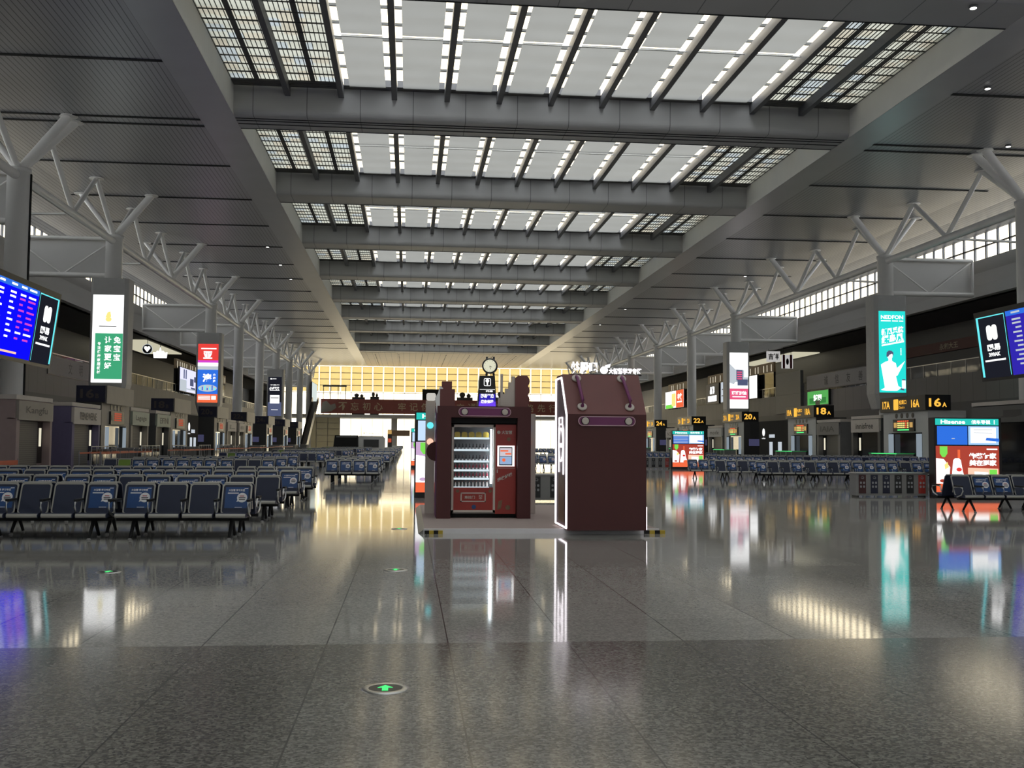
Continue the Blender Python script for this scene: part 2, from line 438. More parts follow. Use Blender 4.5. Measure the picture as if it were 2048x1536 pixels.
for i in range(len(BEAM) - 1):
    ya, ye = BEAM[i], BEAM[i + 1] - 3.1
    wn = struct(MB().quad([(XL, ya - 1, 25.6), (XR, ya - 1, 25.6), (XR, ye + 1.5, 25.6), (XL, ye + 1.5, 25.6)]).build('window_%d' % (i + 1), M_glass))
    ym = (ya + ye) / 2
    for j in range(1, NB):
        x = XL + BW * j
        MB().box(x - .17, x + .17, ya, ye + .35, 23.35, 23.98).build('rib', M_rib, wn)
    tr = MB()
    for yy in [ya + (ye - ya) * t / 8 for t in range(1, 8)]: tr.box(XL, XR, yy - .06, yy + .06, 24.5, 24.65)
    tr.build('glazing_bar', M_grid, wn)
    for j in range(2, NB - 2):
        xc = XL + BW * (j + .5); sh = MB()
        for (y0_, y1_) in ((ya - .1, ym - .08), (ym + .08, ye - .02)):
            n = 6                                   # the cloth sags a little between its bars
            for q in range(n):
                a0, a1 = y0_ + (y1_ - y0_) * q / n, y0_ + (y1_ - y0_) * (q + 1) / n
                z = lambda yy: 23.93 - .05 * math.sin(math.pi * ((yy - y0_) / (y1_ - y0_)))
                sh.quad([(xc - 1.13, a0, z(a0)), (xc + 1.13, a0, z(a0)), (xc + 1.13, a1, z(a1)), (xc - 1.13, a1, z(a1))])
        sh.build('fabric_shade', M_shade, wn)
        MB().tube((xc - BW / 2 + .17, ym, 23.8), (xc + BW / 2 - .17, ym, 23.8), .035, 8).build('shade_rod', M_chrome, wn)
        MB().box(xc - BW / 2 + .17, xc + BW / 2 - .17, ye - .62, ye + .25, 23.97, 24.4).build('end_box', M_rib, wn)
    for j in (0, 1, NB - 2, NB - 1):
        x0 = XL + BW * j; g = MB(); L_ = ye - ya
        a, bb = x0 + (.17 if j else .02), x0 + BW - (.17 if j < NB - 1 else .02)
        n = 12
        for q in range(n + 1):
            x = a + (bb - a) * q / n; g.box(x - .02, x + .02, ya, ye, 23.93, 23.97)
        g.box((a + bb) / 2 - .15, (a + bb) / 2 + .15, ya, ye, 23.92, 23.97)
        for q in range(1, 14):
            y = ya + (L_ - 1.2) * q / 13; w = .07 if q % 3 == 0 else .028
            g.box(a, bb, y - w / 2, y + w / 2, 23.9, 23.97)
        for q in range(4): g.box(a, bb, ye - 1.2 + q * .3, ye - .97 + q * .3, 23.9, 23.97)
        g.build('grille', M_grid, wn)
        MB().quad([(x0 - .02, ya - .3, 24.12), (x0 + BW + .02, ya - .3, 24.12), (x0 + BW + .02, ye + .3, 24.12), (x0 - .02, ye + .3, 24.12)]).build('tinted_pane', M_frost, wn)

# ------------------------------------------------------------------ side walls, mezzanines, columns, roof trusses
for right in (False, True):
    nm = 'right' if right else 'left'; X = lambda x: mxx(x, right); sg = 1 if right else -1
    struct(MB().box(X(50.1), X(50.6), Y0, Y1, 0, 5.7).build('wall_%s_lower' % nm, M_wall_d))
    sl = struct(MB().box(X(50.1), X(62), Y0, Y1, 5.7, 8.3).build('trim_1' if right else 'trim_2', M_clad))
    struct(MB().box(X(60), X(60.4), Y0, Y1, 8.3, 15.2).build('wall_%s_mezzanine' % nm, M_wall_d))
    struct(MB().box(X(52), X(60.4), Y0, Y1, 15.2, 15.5).build('ceiling_mezzanine_' + nm, M_wall_d))
    fa = MB()                                       # smooth white fascia, leaning out a little at its foot
    pr = [(51.3, 15.2), (51.9, 16.4), (52.15, 17.6), (52.2, 18.8), (52.6, 18.8), (52.6, 15.2)]
    fa.prism([(p[0] if right else 17.7 - p[0], p[1]) for p in pr], (0, Y0, 0), XU, ZU, (0, Y1 - Y0, 0))
    struct(fa.build('wall_%s_upper' % nm, M_wall))
    cl = struct(MB().quad([(X(52.4), Y0, 18.8), (X(52.4), Y1, 18.8), (X(52.4), Y1, 21.3), (X(52.4), Y0, 21.3)]).build('window_%d' % (31 if right else 32), M_glass))
    fr = MB(); y = 40.0
    while y < 260: fr.box(X(52.2), X(52.38), y - .09, y + .09, 18.8, 21.2); y += 1.9
    fr.box(X(52.2), X(52.38), 30, 270, 19.9, 20.02)
    fr.build('window_frame', M_rib, cl)
    # glass balustrade of the upper floor
    bl = MB(); bl.quad([(X(50.3), 20, 8.3), (X(50.3), 255, 8.3), (X(50.3), 255, 9.5), (X(50.3), 20, 9.5)])
    ba = struct(bl.build('trim_3' if right else 'trim_4', M_glass))
    rl = MB(); rl.box(X(50.25), X(50.35), 20, 255, 9.5, 9.58); y = 22
    while y < 255: rl.box(X(50.25), X(50.32), y, y + .06, 8.3, 9.5); y += 2.6
    rl.build('handrail', M_chrome, ba)
    cx = X(42.3)
    tr = struct(MB().tube((cx, 20, 18.1), (cx, 260, 18.1), .3, 12).build('ceiling_truss_' + nm, M_steel))
    for k, y in enumerate([24.5, 45.9] + COLY):
        gap = abs(y - COLY[2]) < .1
        if not gap:
            cb = MB(); cb.lathe([(.68, 0), (.68, 18.3), (.74, 18.35), (.74, 18.6), (.3, 18.75)], (cx, y, 0), 28)
            o = struct(cb.build('column', M_col))
            if abs(y - COLY[0]) < .1: MB().box(cx + .66, cx + .76, y + .05, y + .2, 0, 18.3).build('joint_cover', M_slot, o)
        zt = 18.45; nd = Vector((cx, y, zt))
        tops = [(X(39.4), y, ZC), (X(45.1), y, ZC), (cx, y - 5.4, ZC), (cx, y + 5.4, ZC)]
        if k == 2: tops.append((X(39.4), y + 1.3, ZC))
        for q, t in enumerate(tops):
            st = MB(); st.tube(nd, t, .3 if q in (0, 4) else .2, 12); st.tube((t[0], t[1], ZC - .06), (t[0], t[1], ZC), .55, 16)
            st.build('strut', M_steel, tr)
        mid = Vector((cx, y + 10.7, 18.2))
        for t in ((cx, y + 5.4, ZC), (cx, y + 16.0, ZC)):
            MB().tube(mid, t, .19, 10).build('strut', M_steel, tr)
        if y > 20 and not gap:
            t2 = MB(); xo = X(50.5)
            t2.tube((cx, y, 18.35), (xo, y, 18.35), .16, 8); t2.tube((cx, y, 15.25), (xo, y, 15.25), .22, 8)
            xm = (cx + xo) / 2
            t2.tube((cx, y, 18.3), (xm, y, 15.3), .07, 6); t2.tube((xm, y, 15.3), (xo, y, 18.3), .07, 6)
            t2.tube((xo, y, 15.2), (xo, y, 18.4), .12, 6)
            t2.build('side_frame', M_steel, tr)
            MB().box(cx + sg * .5, xo, y + .3, y + .36, 15.3, 18.3).build('side_panel', M_wall, tr)
            st = MB(); st.tube((cx, y + 10.7, 18.1), (X(50.5), y + 10.7, 17.9), .1, 6); st.tube((cx, y + 10.7, 18.1), (X(52), y + 14, 18.6), .06, 6)
            st.build('side_tie', M_steel, tr)
# the entrance end behind the photographer: a wall with a wide frosted window
wb = MB(); wb.box(-46, 64, Y0 - .4, Y0, 0, 3.5); wb.box(-46, 64, Y0 - .4, Y0, 16, 26); wb.box(-46, -24, Y0 - .4, Y0, 3.5, 16); wb.box(42, 64, Y0 - .4, Y0, 3.5, 16)
struct(wb.build('wall_back', M_wall))
struct(MB().quad([(-24, Y0 - .2, 3.5), (42, Y0 - .2, 3.5), (42, Y0 - .2, 16), (-24, Y0 - .2, 16)]).build('window_50', TL('frosted entrance glass', (.26, .26, .255))))

# ------------------------------------------------------------------ far end
fw = struct(MB().quad([(-33.5, Y1, 0), (51, Y1, 0), (51, Y1, 22.1), (-33.5, Y1, 22.1)]).build('window_40', M_glass))
struct(MB().box(51, 64, Y1, Y1 + .3, 0, 26).build('wall_far_right', M_wall_d)); struct(MB().box(-46, -33.5, Y1, Y1 + .3, 0, 26).build('wall_far_left', M_wall_d))
fm = MB(); x = -32.7
while x < 51:
    fm.box(x - .06, x + .06, Y1 - .15, Y1 - .02, 0, 22.1); x += 2.86
fm.box(-33.5, 51, Y1 - .15, Y1 - .02, 14.85, 15.0)
fm.build('window_frame', M_rib, fw)
x = -32.7 + 1.43; n = 0
while x < 50:
    b = MB(); b.quad([(x - 1.28, Y1 - .3, 15.2), (x + 1.28, Y1 - .3, 15.2), (x + 1.28, Y1 - .3, 21.95), (x - 1.28, Y1 - .3, 21.95)], 0)
    for z0 in (16.85, 18.5, 20.2): b.box(x - 1.28, x + 1.28, Y1 - .36, Y1 - .31, z0 - .1, z0 + .1, 1)
    b.build('roller_blind', [M_blind, M_gold], fw); x += 2.86
# upper-floor bridge with the red slogan fascia
YB = 262.0
br = struct(MB().box(-33, 51, YB, Y1 - 6, 7.7, 8.5).build('trim_5', M_wall))
sg_ = thing('slogan_fascia', 'long dull red fascia with gold slogan characters across the far end', 'sign', (8.8, YB, 8.5))
MB().box(-21.8, 39.5, YB - .3, YB, 8.7, 12.3).build('panel', M_banner, sg_)
tb = MB(); cs = '不忘初心 牢记使命 交通强国 铁路先行'
slots = len(cs)
for i, c in enumerate(cs):
    if c != ' ': tb.text(c, (-16.4 + i * 2.93, YB - .33, 10.5), XU, ZU, h=2.0, mi=0, align='C', bold=.012)
tb.build('lettering', M_gold, sg_)
MB().prism([(-.2, 0), (2.4, .3), (3.6, 1.2), (3.3, 2.3), (2.2, 1.9), (1.2, 2.9), (.2, 2.6)], (-21.6, YB - .34, 8.9), XU, ZU, (0, .03, 0)).build('ribbon_emblem', M_beige, sg_)
for i, (x0, x1) in enumerate(((-4.4, -2.9), (12.5, 14), (29, 30.5))):
    struct(MB().box(x0, x1, YB + 4, YB + 5.2, 0, 7.7).build('column', M_wall))
lw = MB()                                    # framed glass at the left of the lower opening
for z in (1.6, 3.2, 4.8, 6.3): lw.box(-23, -17.2, YB + 1, YB + 1.2, z, z + .12)
for x in (-23, -20.2, -17.3): lw.box(x, x + .15, YB + 1, YB + 1.2, 0, 7.7)
lw.quad([(-25, YB + 1.3, 0), (-17.2, YB + 1.3, 0), (-17.2, YB + 1.3, 7.7), (-25, YB + 1.3, 7.7)], 1)
struct(lw.build('window_41', [M_beige, TL('frosted film', (.17, .16, .115))]))

# ------------------------------------------------------------------ lit boxes round the columns
def banner(cx, y, label, paint):
    t = thing('column_light_box', label, 'light box', (cx, y, 4.8), 'tall light boxes round the columns')
    b = MB(); hw = 1.5; d = 1.15
    prof = [(-hw, -.8), (-1.25, -d), (1.25, -d), (hw, -.8), (hw, .8), (1.25, d), (-1.25, d), (-hw, .8)]
    b.prism(prof, (cx, y, 6.2), XU, YU, (0, 0, 7.35))
    b.build('housing', M_lbox, t)
    c = MB(); n = len(prof)
    lo = [(cx + p[0] * .78, y + p[1] * .78, 4.85) for p in prof]; hi = [(cx + p[0], y + p[1], 6.2) for p in prof]
    c.add(lo + hi, [(i, (i + 1) % n, n + (i + 1) % n, n + i) for i in range(n)] + [tuple(range(n))[::-1]])
    c.build('tapered_foot', M_lbox, t)
    c = MB(); c.prism(prof, (cx, y, 13.55), XU, YU, (0, 0, 1.35)); c.build('cap', M_lbox, t)
    yf = y - d - .02
    paint(t, cx - 1.22, yf, 6.3, 2.44, 7.2)
def sheet(mb, x0, y, z0, w, h, a, b, c, d, mi, dy=0):
    """rectangle given in fractions of a picture facing the entrance"""
    mb.quad([(x0 + w * a, y - dy, z0 + h * b), (x0 + w * c, y - dy, z0 + h * b), (x0 + w * c, y - dy, z0 + h * d), (x0 + w * a, y - dy, z0 + h * d)], mi)
def paint_rabbit(t, x, y, z, w, h):
    p = MB(); sheet(p, x, y, z, w, h, 0, 0, 1, 1, 0); sheet(p, x, y, z, w, h, .1, .04, 1, .56, 1, .01)
    p.build('lit_picture', [E_white, E_green], t)
    l = MB()
    for i, c in enumerate('兔宝宝'): l.text(c, (x + w * .82, y - .02, z + h * (.485 - i * .098)), XU, ZU, h=.56, align='C', bold=.025)
    for i, c in enumerate('让家更好'): l.text(c, (x + w * .53, y - .02, z + h * (.485 - i * .098)), XU, ZU, h=.56, align='C', bold=.025)
    for i, c in enumerate('专注健康家居板材'): l.text(c, (x + w * .24, y - .02, z + h * (.44 - i * .046)), XU, ZU, h=.27, align='C', bold=.02)
    l.build('lettering', E_white, t)
    d = MB(); d.disc((x + w * .52, y - .02, z + h * .72), XU, ZU, .24, 0, 16, .2); d.prism([(-.2, 0), (.26, .05), (.18, .5), (-.05, .42)], (x + w * .5, y - .03, z + h * .74), XU, ZU, (0, .01, 0))
    d.box(x + w * .22, x + w * .78, y - .03, y - .02, z + h * .635, z + h * .645, 1)
    d.build('yellow_emblem', [E_yel, M_grey], t)
def paint_red(t, x, y, z, w, h):
    p = MB(); bands = [(0, .145, 5), (.145, .34, 4), (.34, .56, 3), (.56, .62, 2), (.62, .68, 6), (.68, .72, 7), (.72, 1, 0)]
    for a, b, mi in bands: sheet(p, x, y, z, w, h, 0, a, 1, b, mi)
    pts = [(x + w * .5 + w * .46 * math.cos(a), y - .01, z + h * .245 + h * .06 * math.sin(a)) for a in [2 * math.pi * i / 28 for i in range(28)]]
    p.quad(pts, 8)
    for k in range(7): p.box(x + w * (.1 + k * .12), x + w * (.16 + k * .12), y - .02, y - .015, z + h * .21, z + h * (.25 + .02 * (k % 3)), 3 if k % 2 else 9)
    p.build('lit_picture', [E_red, E_white, E_pale, E_sblue, E_sblue, E_redorange, E_white, E_magenta, E_pale, E_cyan], t)
    l = MB(); l.text('亚', (x + w * .48, y - .02, z + h * .81), XU, ZU, h=.95, align='C', bold=.05); l.text('漆', (x + w * .47, y - .02, z + h * .42), XU, ZU, h=1.05, align='C', bold=.05)
    for i, c in enumerate('小细漆'): l.text(c, (x + w * .82, y - .02, z + h * (.475 - i * .055)), XU, ZU, h=.3, align='C', bold=.03)
    l.box(x + w * .15, x + w * .9, y - .02, y - .015, z + h * .91, z + h * .93)
    for a in (.05, .075, .1): l.box(x + w * .05, x + w * .65, y - .02, y - .015, z + h * a, z + h * (a + .014))
    l.box(x + w * .7, x + w * .92, y - .02, y - .015, z + h * .05, z + h * .115)
    l.build('lettering', E_white, t)
def paint_teal(t, x, y, z, w, h):
    p = MB(); sheet(p, x, y, z, w, h, 0, 0, 1, 1, 0); p.build('lit_picture', E_turq, t)
    l = MB(); l.text('NEDFON', (x + w * .5, y - .02, z + h * .925), XU, ZU, h=.36, width=w * .84, align='C', bold=.03)
    for a, b in ((.08, .45), (.5, .72), (.76, .92)): l.box(x + w * a, x + w * b, y - .02, y - .015, z + h * .872, z + h * .885)
    sl = Vector((1, 0, .16)).normalized()
    l.text('新风系统', (x + w * .09, y - .02, z + h * .735), sl, ZU, h=.62, width=w * .84, bold=.045)
    l.text('绿岛风', (x + w * .09, y - .02, z + h * .64), sl, ZU, h=.78, width=w * .84, bold=.045)
    l.quad([(x + w * .1, y - .02, z + h * .565), (x + w * .94, y - .02, z + h * .62), (x + w * .94, y - .02, z + h * .64), (x + w * .1, y - .02, z + h * .585)])
    for i in range(5): l.box(x + w * .8, x + w * .84, y - .02, y - .015, z + h * (.46 + i * .018), z + h * (.471 + i * .018))
    l.build('lettering', E_white, t)
    pt = lambda a, b: (a * w, b * h)
    f = MB()
    f.prism([pt(*q) for q in ((.05, .03), (.2, .06), (.13, .2), (.06, .34), (.22, .375), (.34, .385), (.35, .42), (.47, .42), (.48, .385), (.62, .36), (.66, .3), (.9, .37), (.97, .39), (.86, .32), (.68, .21), (.62, .2), (.7, .08), (.82, .06), (.65, .02), (.25, .02))], (x, y - .02, z), XU, ZU, (0, .01, 0))
    f.disc((x + w * .40, y - .025, z + h * .455), XU, ZU, w * .105, 0, 20, h * .05)
    f.prism([pt(*q) for q in ((.27, .44), (.28, .49), (.36, .515), (.46, .512), (.53, .49), (.53, .45), (.48, .475), (.38, .46), (.33, .435))], (x, y - .035, z), XU, ZU, (0, .01, 0), 1)
    f.box(x + w * .84, x + w * .98, y - .03, y - .02, z + h * .05, z + h * .15, 0); f.box(x + w * .85, x + w * .97, y - .03, y - .02, z + h * .15, z + h * .165, 1)
    f.quad([(x + w * .78, y - .03, z + h * .035), (x + w * .94, y - .03, z + h * .025), (x + w * .9, y - .03, z + h * .05), (x + w * .8, y - .03, z + h * .055)], 1)
    f.build('printed_figure', [E_white, E_dusk], t)
def paint_office(t, x, y, z, w, h):
    p = MB(); sheet(p, x, y, z, w, h, 0, 0, 1, 1, 0); sheet(p, x, y, z, w, h, 0, .16, 1, .355, 1, .01)
    pt = lambda a, b: (a * w, b * h)
    p.prism([pt(*q) for q in ((0, .46), (.22, .43), (.3, .47), (1, .47), (1, .68), (.3, .70), (0, .80))], (x, y - .01, z), XU, ZU, (0, .005, 0), 2)
    p.prism([pt(*q) for q in ((0, .5), (.2, .47), (.24, .68), (0, .74))], (x, y - .02, z), XU, ZU, (0, .005, 0), 4)
    p.box(x + w * .36, x + w * .7, y - .02, y - .015, z + h * .5, z + h * .69, 3); p.box(x + w * .42, x + w * .98, y - .03, y - .025, z + h * .41, z + h * .52, 5)
    p.box(x + w * .78, x + w, y - .03, y - .025, z + h * .56, z + h * .74, 0)
    for i in range(4): p.box(x + w * .4, x + w * .66, y - .03, y - .028, z + h * (.52 + i * .04), z + h * (.54 + i * .04), 1)
    p.build('lit_picture', [E_white, E_pink, E_pale, E_dusk, E_pale, E_violet if False else E_dusk], t)
    l = MB(); l.text('班班加油', (x + w * .5, y - .02, z + h * .275), XU, ZU, h=.5, width=w * .8, align='C', bold=.05)
    l.box(x + w * .14, x + w * .86, y - .02, y - .015, z + h * .2, z + h * .22); l.build('lettering', E_white, t)
def paint_tea(t, x, y, z, w, h):
    p = MB(); sheet(p, x, y, z, w, h, 0, .35, 1, 1, 0); sheet(p, x, y, z, w, h, 0, 0, 1, .35, 1)
    p.build('lit_picture', [E_screenblk, E_dusk], t)
    l = MB(); l.text('小罐茶', (x + w * .46, y - .02, z + h * .70), XU, ZU, h=.62, align='C', bold=.04); l.text('中国茶', (x + w * .5, y - .02, z + h * .79), XU, ZU, h=.2, width=1.7, align='C', bold=.02)
    l.box(x + w * .13, x + w * .85, y - .02, y - .015, z + h * .645, z + h * .66); l.box(x + w * .15, x + w * .3, y - .02, y - .015, z + h * .93, z + h * .96); l.box(x + w * .34, x + w * .6, y - .02, y - .015, z + h * .94, z + h * .955)
    l.box(x + w * .15, x + w * .85, y - .02, y - .015, z + h * .32, z + h * .53); l.box(x + w * .25, x + w * .75, y - .02, y - .015, z + h * .15, z + h * .16)
    l.box(x + w * .2, x + w * .8, y - .03, y - .025, z + h * .45, z + h * .47, 1)
    l.build('lettering', [E_white, M_print], t)
cl_, cr_ = mxx(42.3, False), 42.3
banner(cl_, COLY[1], 'white and green column light box with a yellow emblem, left side', paint_rabbit)
banner(cr_, COLY[1], 'turquoise column light box picturing a person in white, right side', paint_teal)
banner(cl_, COLY[3], 'red and blue column light box behind the gate marked 20B', paint_red)
banner(cr_, COLY[3], 'white column light box with a pink band above gate 20A', paint_office)
banner(cl_, COLY[6], 'black column light box with white characters far down the left side', paint_tea)

# ------------------------------------------------------------------ hanging departure boards
for right in (False, True):
    nm = 'right' if right else 'left'; sg = 1 if right else -1
    X = lambda x: x if right else 15.75 - x
    xb, xt = 37.0, 36.45          # foot and head of the tilted face
    ya, yb = 44.0, 64.0; zb, zt = 5.8, 10.25
    t = thing('departure_board', 'huge tilted blue departure board hung on the %s of the hall' % nm, 'display board', (X(37.3), 54, zb), 'departure boards')
    h = MB(); h.prism([(X(xb), zb), (X(xt), zt), (X(37.6), zt), (X(37.9), zb + .2)], (0, ya, 0), XU, ZU, (0, yb - ya, 0)); h.build('housing', M_black, t)
    nrm = Vector((-(zt - zb), 0, (xt - xb))).normalized()           # face normal on the right side
    if not right: nrm.x *= -1
    up = Vector((X(xt) - X(xb), 0, zt - zb)).normalized(); H = math.hypot(xt - xb, zt - zb)
    def pt(yy, a, off): return Vector((X(xb), yy, zb)) + up * (a * H) + nrm * off
    def patch(mb, ylo, yhi, a0, a1, off, mi): mb.quad([pt(ylo, a0, off), pt(yhi, a0, off), pt(yhi, a1, off), pt(ylo, a1, off)], mi)
    ad0, ad1 = 60.6, 63.7
    s = MB(); patch(s, ya + .3, ad0 - .15, .05, .93, .01, 0); patch(s, ya + .3, ad0 - .15, .86, .93, .015, 1)
    s.build('blue_screen', [E_blue if not right else E_blue2, E_sblue], t)
    rows = MB(); sh_ = 1.35
    cols = [(57.6, 58.7, 2), (56.4, 57.2, 2), (55.0, 55.8, 0), (53.4, 54.1, 0), (50.5, 52.5, 0), (48.5, 49.5, 0), (46, 47.4, 0)]
    if right: cols = [(57.6, 58.5, 0), (55.2, 56.4, 0), (52.5, 54, 0), (50, 51, 0), (47, 48.5, 2)]
    cols = [(c0 + sh_, c1 + sh_, mi) for c0, c1, mi in cols]
    for r in range(10 if right else 8):
        a = .74 - r * (.062 if right else .068)
        for c0, c1, mi in cols: patch(rows, c0, c1 - .3 * (r % 2), a, a + .024, .02, mi if r != 6 else 0)
    for c0, c1, mi in cols: patch(rows, c0, c1, .79, .815, .02, 0); patch(rows, c0, c1, .885, .91, .02, 0)
    patch(rows, 54, 58.4, .09, .115, .02, 3)
    rows.build('departure_rows', [E_pale if right else E_white, E_pink, E_magenta, E_peach], t)
    a = MB(); patch(a, ad0, ad1, .04, .92, .01, 0); a.build('black_screen', E_screenblk, t)
    f = MB(); patch(f, ad1 - .16, ad1 + .08, .06, .92, .02, 0); patch(f, ad0, ad0 + .06, .06, .92, .02, 0); patch(f, ad0, ad1, .905, .92, .02, 0)
    f.build('cyan_border', E_cyan, t)
    l = MB(); u = Vector((0, -1, 0)) if right else Vector((0, 1, 0)); yc = (ad0 + ad1) / 2
    l.text('网易', pt(yc, .47, .02), u, up, h=.42, width=1.45, align='C', bold=.04); l.text('399AK', pt(yc, .37, .02), u, up, h=.26, width=1.3, align='C', bold=.04)
    patch(l, yc - 1.15, yc + 1.15, .275, .30, .02, 0)
    for ox in (-.3, .3): l.prism(rrect(.58, .95, .22), pt(yc, .68, .02) + u * ox, u, up, nrm * .01)
    l.build('lettering', E_white, t)
    for yy in (46, 50): MB().tube((X(37.3), yy, zt - .1), (X(37.3), yy, ZC), .07, 8).build('hanger_rod', M_grey, t)

# ------------------------------------------------------------------ ticket gates, kiosks
def gate(right, ya, num, lit):
    """portal whose long face looks across the hall and whose end looks at the entrance"""
    sg = 1 if right else -1; xf = 38.5 if right else -21.6; W_ = 7.3; D = 3.0; yb = ya + W_
    let = 'A' if right else 'B'
    t = thing('ticket_gate', 'ticket gate portal under the number sign %d%s' % (num, let), 'ticket gate', (xf, ya, 0), 'ticket gates of the %s side' % ('right' if right else 'left'))
    xo = xf + sg * D
    b = MB(); b.box(xf, xo, ya, ya + .9, 0, 4.3); b.box(xf, xo, yb - .9, yb, 0, 4.3); b.box(xf, xo, ya + .9, yb - .9, 2.65, 4.3)
    b.build('portal_frame', M_wall if right else M_beige, t)
    MB().box(xf + sg * .25, xo - sg * .3, ya + .9, yb - .9, 0, 2.65).build('glass_doors', M_dglass, t)
    hd = MB(); hd.box(xf - sg * .25, xf + sg * 1.75, ya - .12, yb, 4.3, 5.45); hd.build('number_sign', M_black if right else [M_navy], t)
    if not right: MB().box(xf - .26 if False else xf + .26, xf + .3, ya + .1, yb, 4.2, 5.5).build('stone_panel', M_beige, t)
    l = MB(); em = E_amber if lit else M_gold2
    w1 = (D + .1)
    # end face
    xs = xf - .25 if right else xf - 1.75
    l.text('%d' % num, (xs + .28, ya - .14, 4.88), XU, ZU, h=.66, width=.95, bold=.03); l.text(let, (xs + 1.32, ya - .14, 4.72), XU, ZU, h=.34, bold=.03)
    if lit:
        u = Vector((0, -sg, 0)); xx = xf - sg * .27
        a, c = (yb, ya) if right else (ya, yb)
        q = lambda f: (xx, a + (c - a) * f, 4.86)
        for s_, f in ((num + 1, .06), (num, .72)):
            l.text('%dA' % s_, q(f), u, ZU, h=.62, width=1.3, mi=0, bold=.03)
        l.prism(rrect(.8, .85, .1), (xx, a + (c - a) * .38, 4.86), u, ZU, (-sg * .01, 0, 0), 0)
        l.text('检票口', (xx, a + (c - a) * .45, 5.02), u, ZU, h=.36, width=1.2, mi=0, bold=.02); l.text('Check in', (xx, a + (c - a) * .45, 4.62), u, ZU, h=.2, width=.9, mi=0)
    l.build('sign_lettering', em if lit else M_gold2, t)
    for i in range(4): MB().lathe([(.2, 0), (.2, .03)], (xf, ya + 2.3 + i * .9, 3.98), 16, 0, (-sg, 0, 0)).build('clock_dial', M_black, t)
    MB().box(xf - sg * .12, xf, ya + 1.9, yb - 1.9, 2.75, 3.7).build('led_panel', M_black, t)
    ld = MB(); xx = xf - sg * .14; n = 6
    for r in range(4):
        for i in range(n):
            y = ya + 2.75 + i * .32
            ld.quad([(xx, y, 3.5 - r * .16), (xx, y + .25, 3.5 - r * .16), (xx, y + .25, 3.6 - r * .16), (xx, y, 3.6 - r * .16)], 0 if (r == 0 or i == (1 if right else 4)) else 1)
    if right: ld.quad([(xx, ya + 2.7, 2.82), (xx, yb - 2.7, 2.82), (xx, yb - 2.7, 2.92), (xx, ya + 2.7, 2.92)], 2)
    for y in (ya + 2.1, yb - 2.6): ld.quad([(xx, y, 3.05), (xx, y + .5, 3.05), (xx, y + .5, 3.45), (xx, y, 3.45)], 3)
    ld.build('led_rows', [E_redorange, E_yel if right else E_dimred, E_led, E_dimamber] if right else [E_dimred, E_dimred, E_dimred, M_black], t)
    for y in (ya + .95, yb - 1.75): MB().box(xf - sg * .05, xf, y, y + .8, .55, 2.55).build('poster_panel', E_poster, t)
    # turnstiles in front
    for i in range(4):
        y = ya + 1.3 + i * 1.45
        tt = thing('turnstile', 'grey turnstile before gate %d%s, %s along the hall' % (num, let, ORD[i]), 'turnstile', (xf - sg * 1.2, y + .11, 0), 'turnstiles of the %s side' % ('right' if right else 'left'))
        MB().box(xf - sg * 1.9, xf - sg * .5, y, y + .22, 0, 1.0).build('cabinet', M_grey, tt)
        MB().box(xf - sg * 1.95, xf - sg * .45, y - .02, y + .24, 1.0, 1.06).build('top_plate', M_led2 if right else M_chrome, tt)
        MB().box(xf - sg * 1.15, xf - sg * 1.11, y + .22, y + .75, .35, .9).build('barrier_wing', M_glass, tt)
    if right:
        gr = thing('lit_rail', 'green lit rail before gate %d%s' % (num, let), 'railing', (xf - sg * 2.1, ya + 2.9, 0), 'green lit rails before the right gates')
        MB().box(xf - sg * 2.12, xf - sg * 2.08, ya + .8, ya + 5, 1.0, 1.05).build('light_strip', E_led, gr)
        for yy in (ya + .9, ya + 4.9): MB().tube((xf - sg * 2.1, yy, 0), (xf - sg * 2.1, yy, 1.0), .025, 8).build('post', M_chrome, gr)
    # dark end wall with a small screen below the number
    if not (right and num == 16): MB().box(xf + sg * .02, xo, ya - .05, ya, 0, 4.3).build('end_panel', M_endp, t)
    e = MB(); e.box(min(xf, xo) + .6, max(xf, xo) - 1.1, ya - .11, ya - .05, 1.5, 2.3); e.build('wall_screen', E_dimscreen, t)
M_endp = P('dark end cladding', (.045, .044, .042), .45)
E_dimscreen = EM('dim blue grey screen', (.055, .055, .115), .8)
M_gold2 = P('unlit numerals', (0.07, 0.055, 0.05), .5)
M_led2 = EM('dim green strip', (.04, .25, .08), .5)
E_dimred = EM('dim red led', (0.75, 0.12, 0.06), .6)
for k in range(7):
    gate(False, 76.0 + 21.45 * k, 16 + 2 * k, False)
for k in range(6):
    gate(True, 74.1 + 21.45 * k, 16 + 2 * k, True)

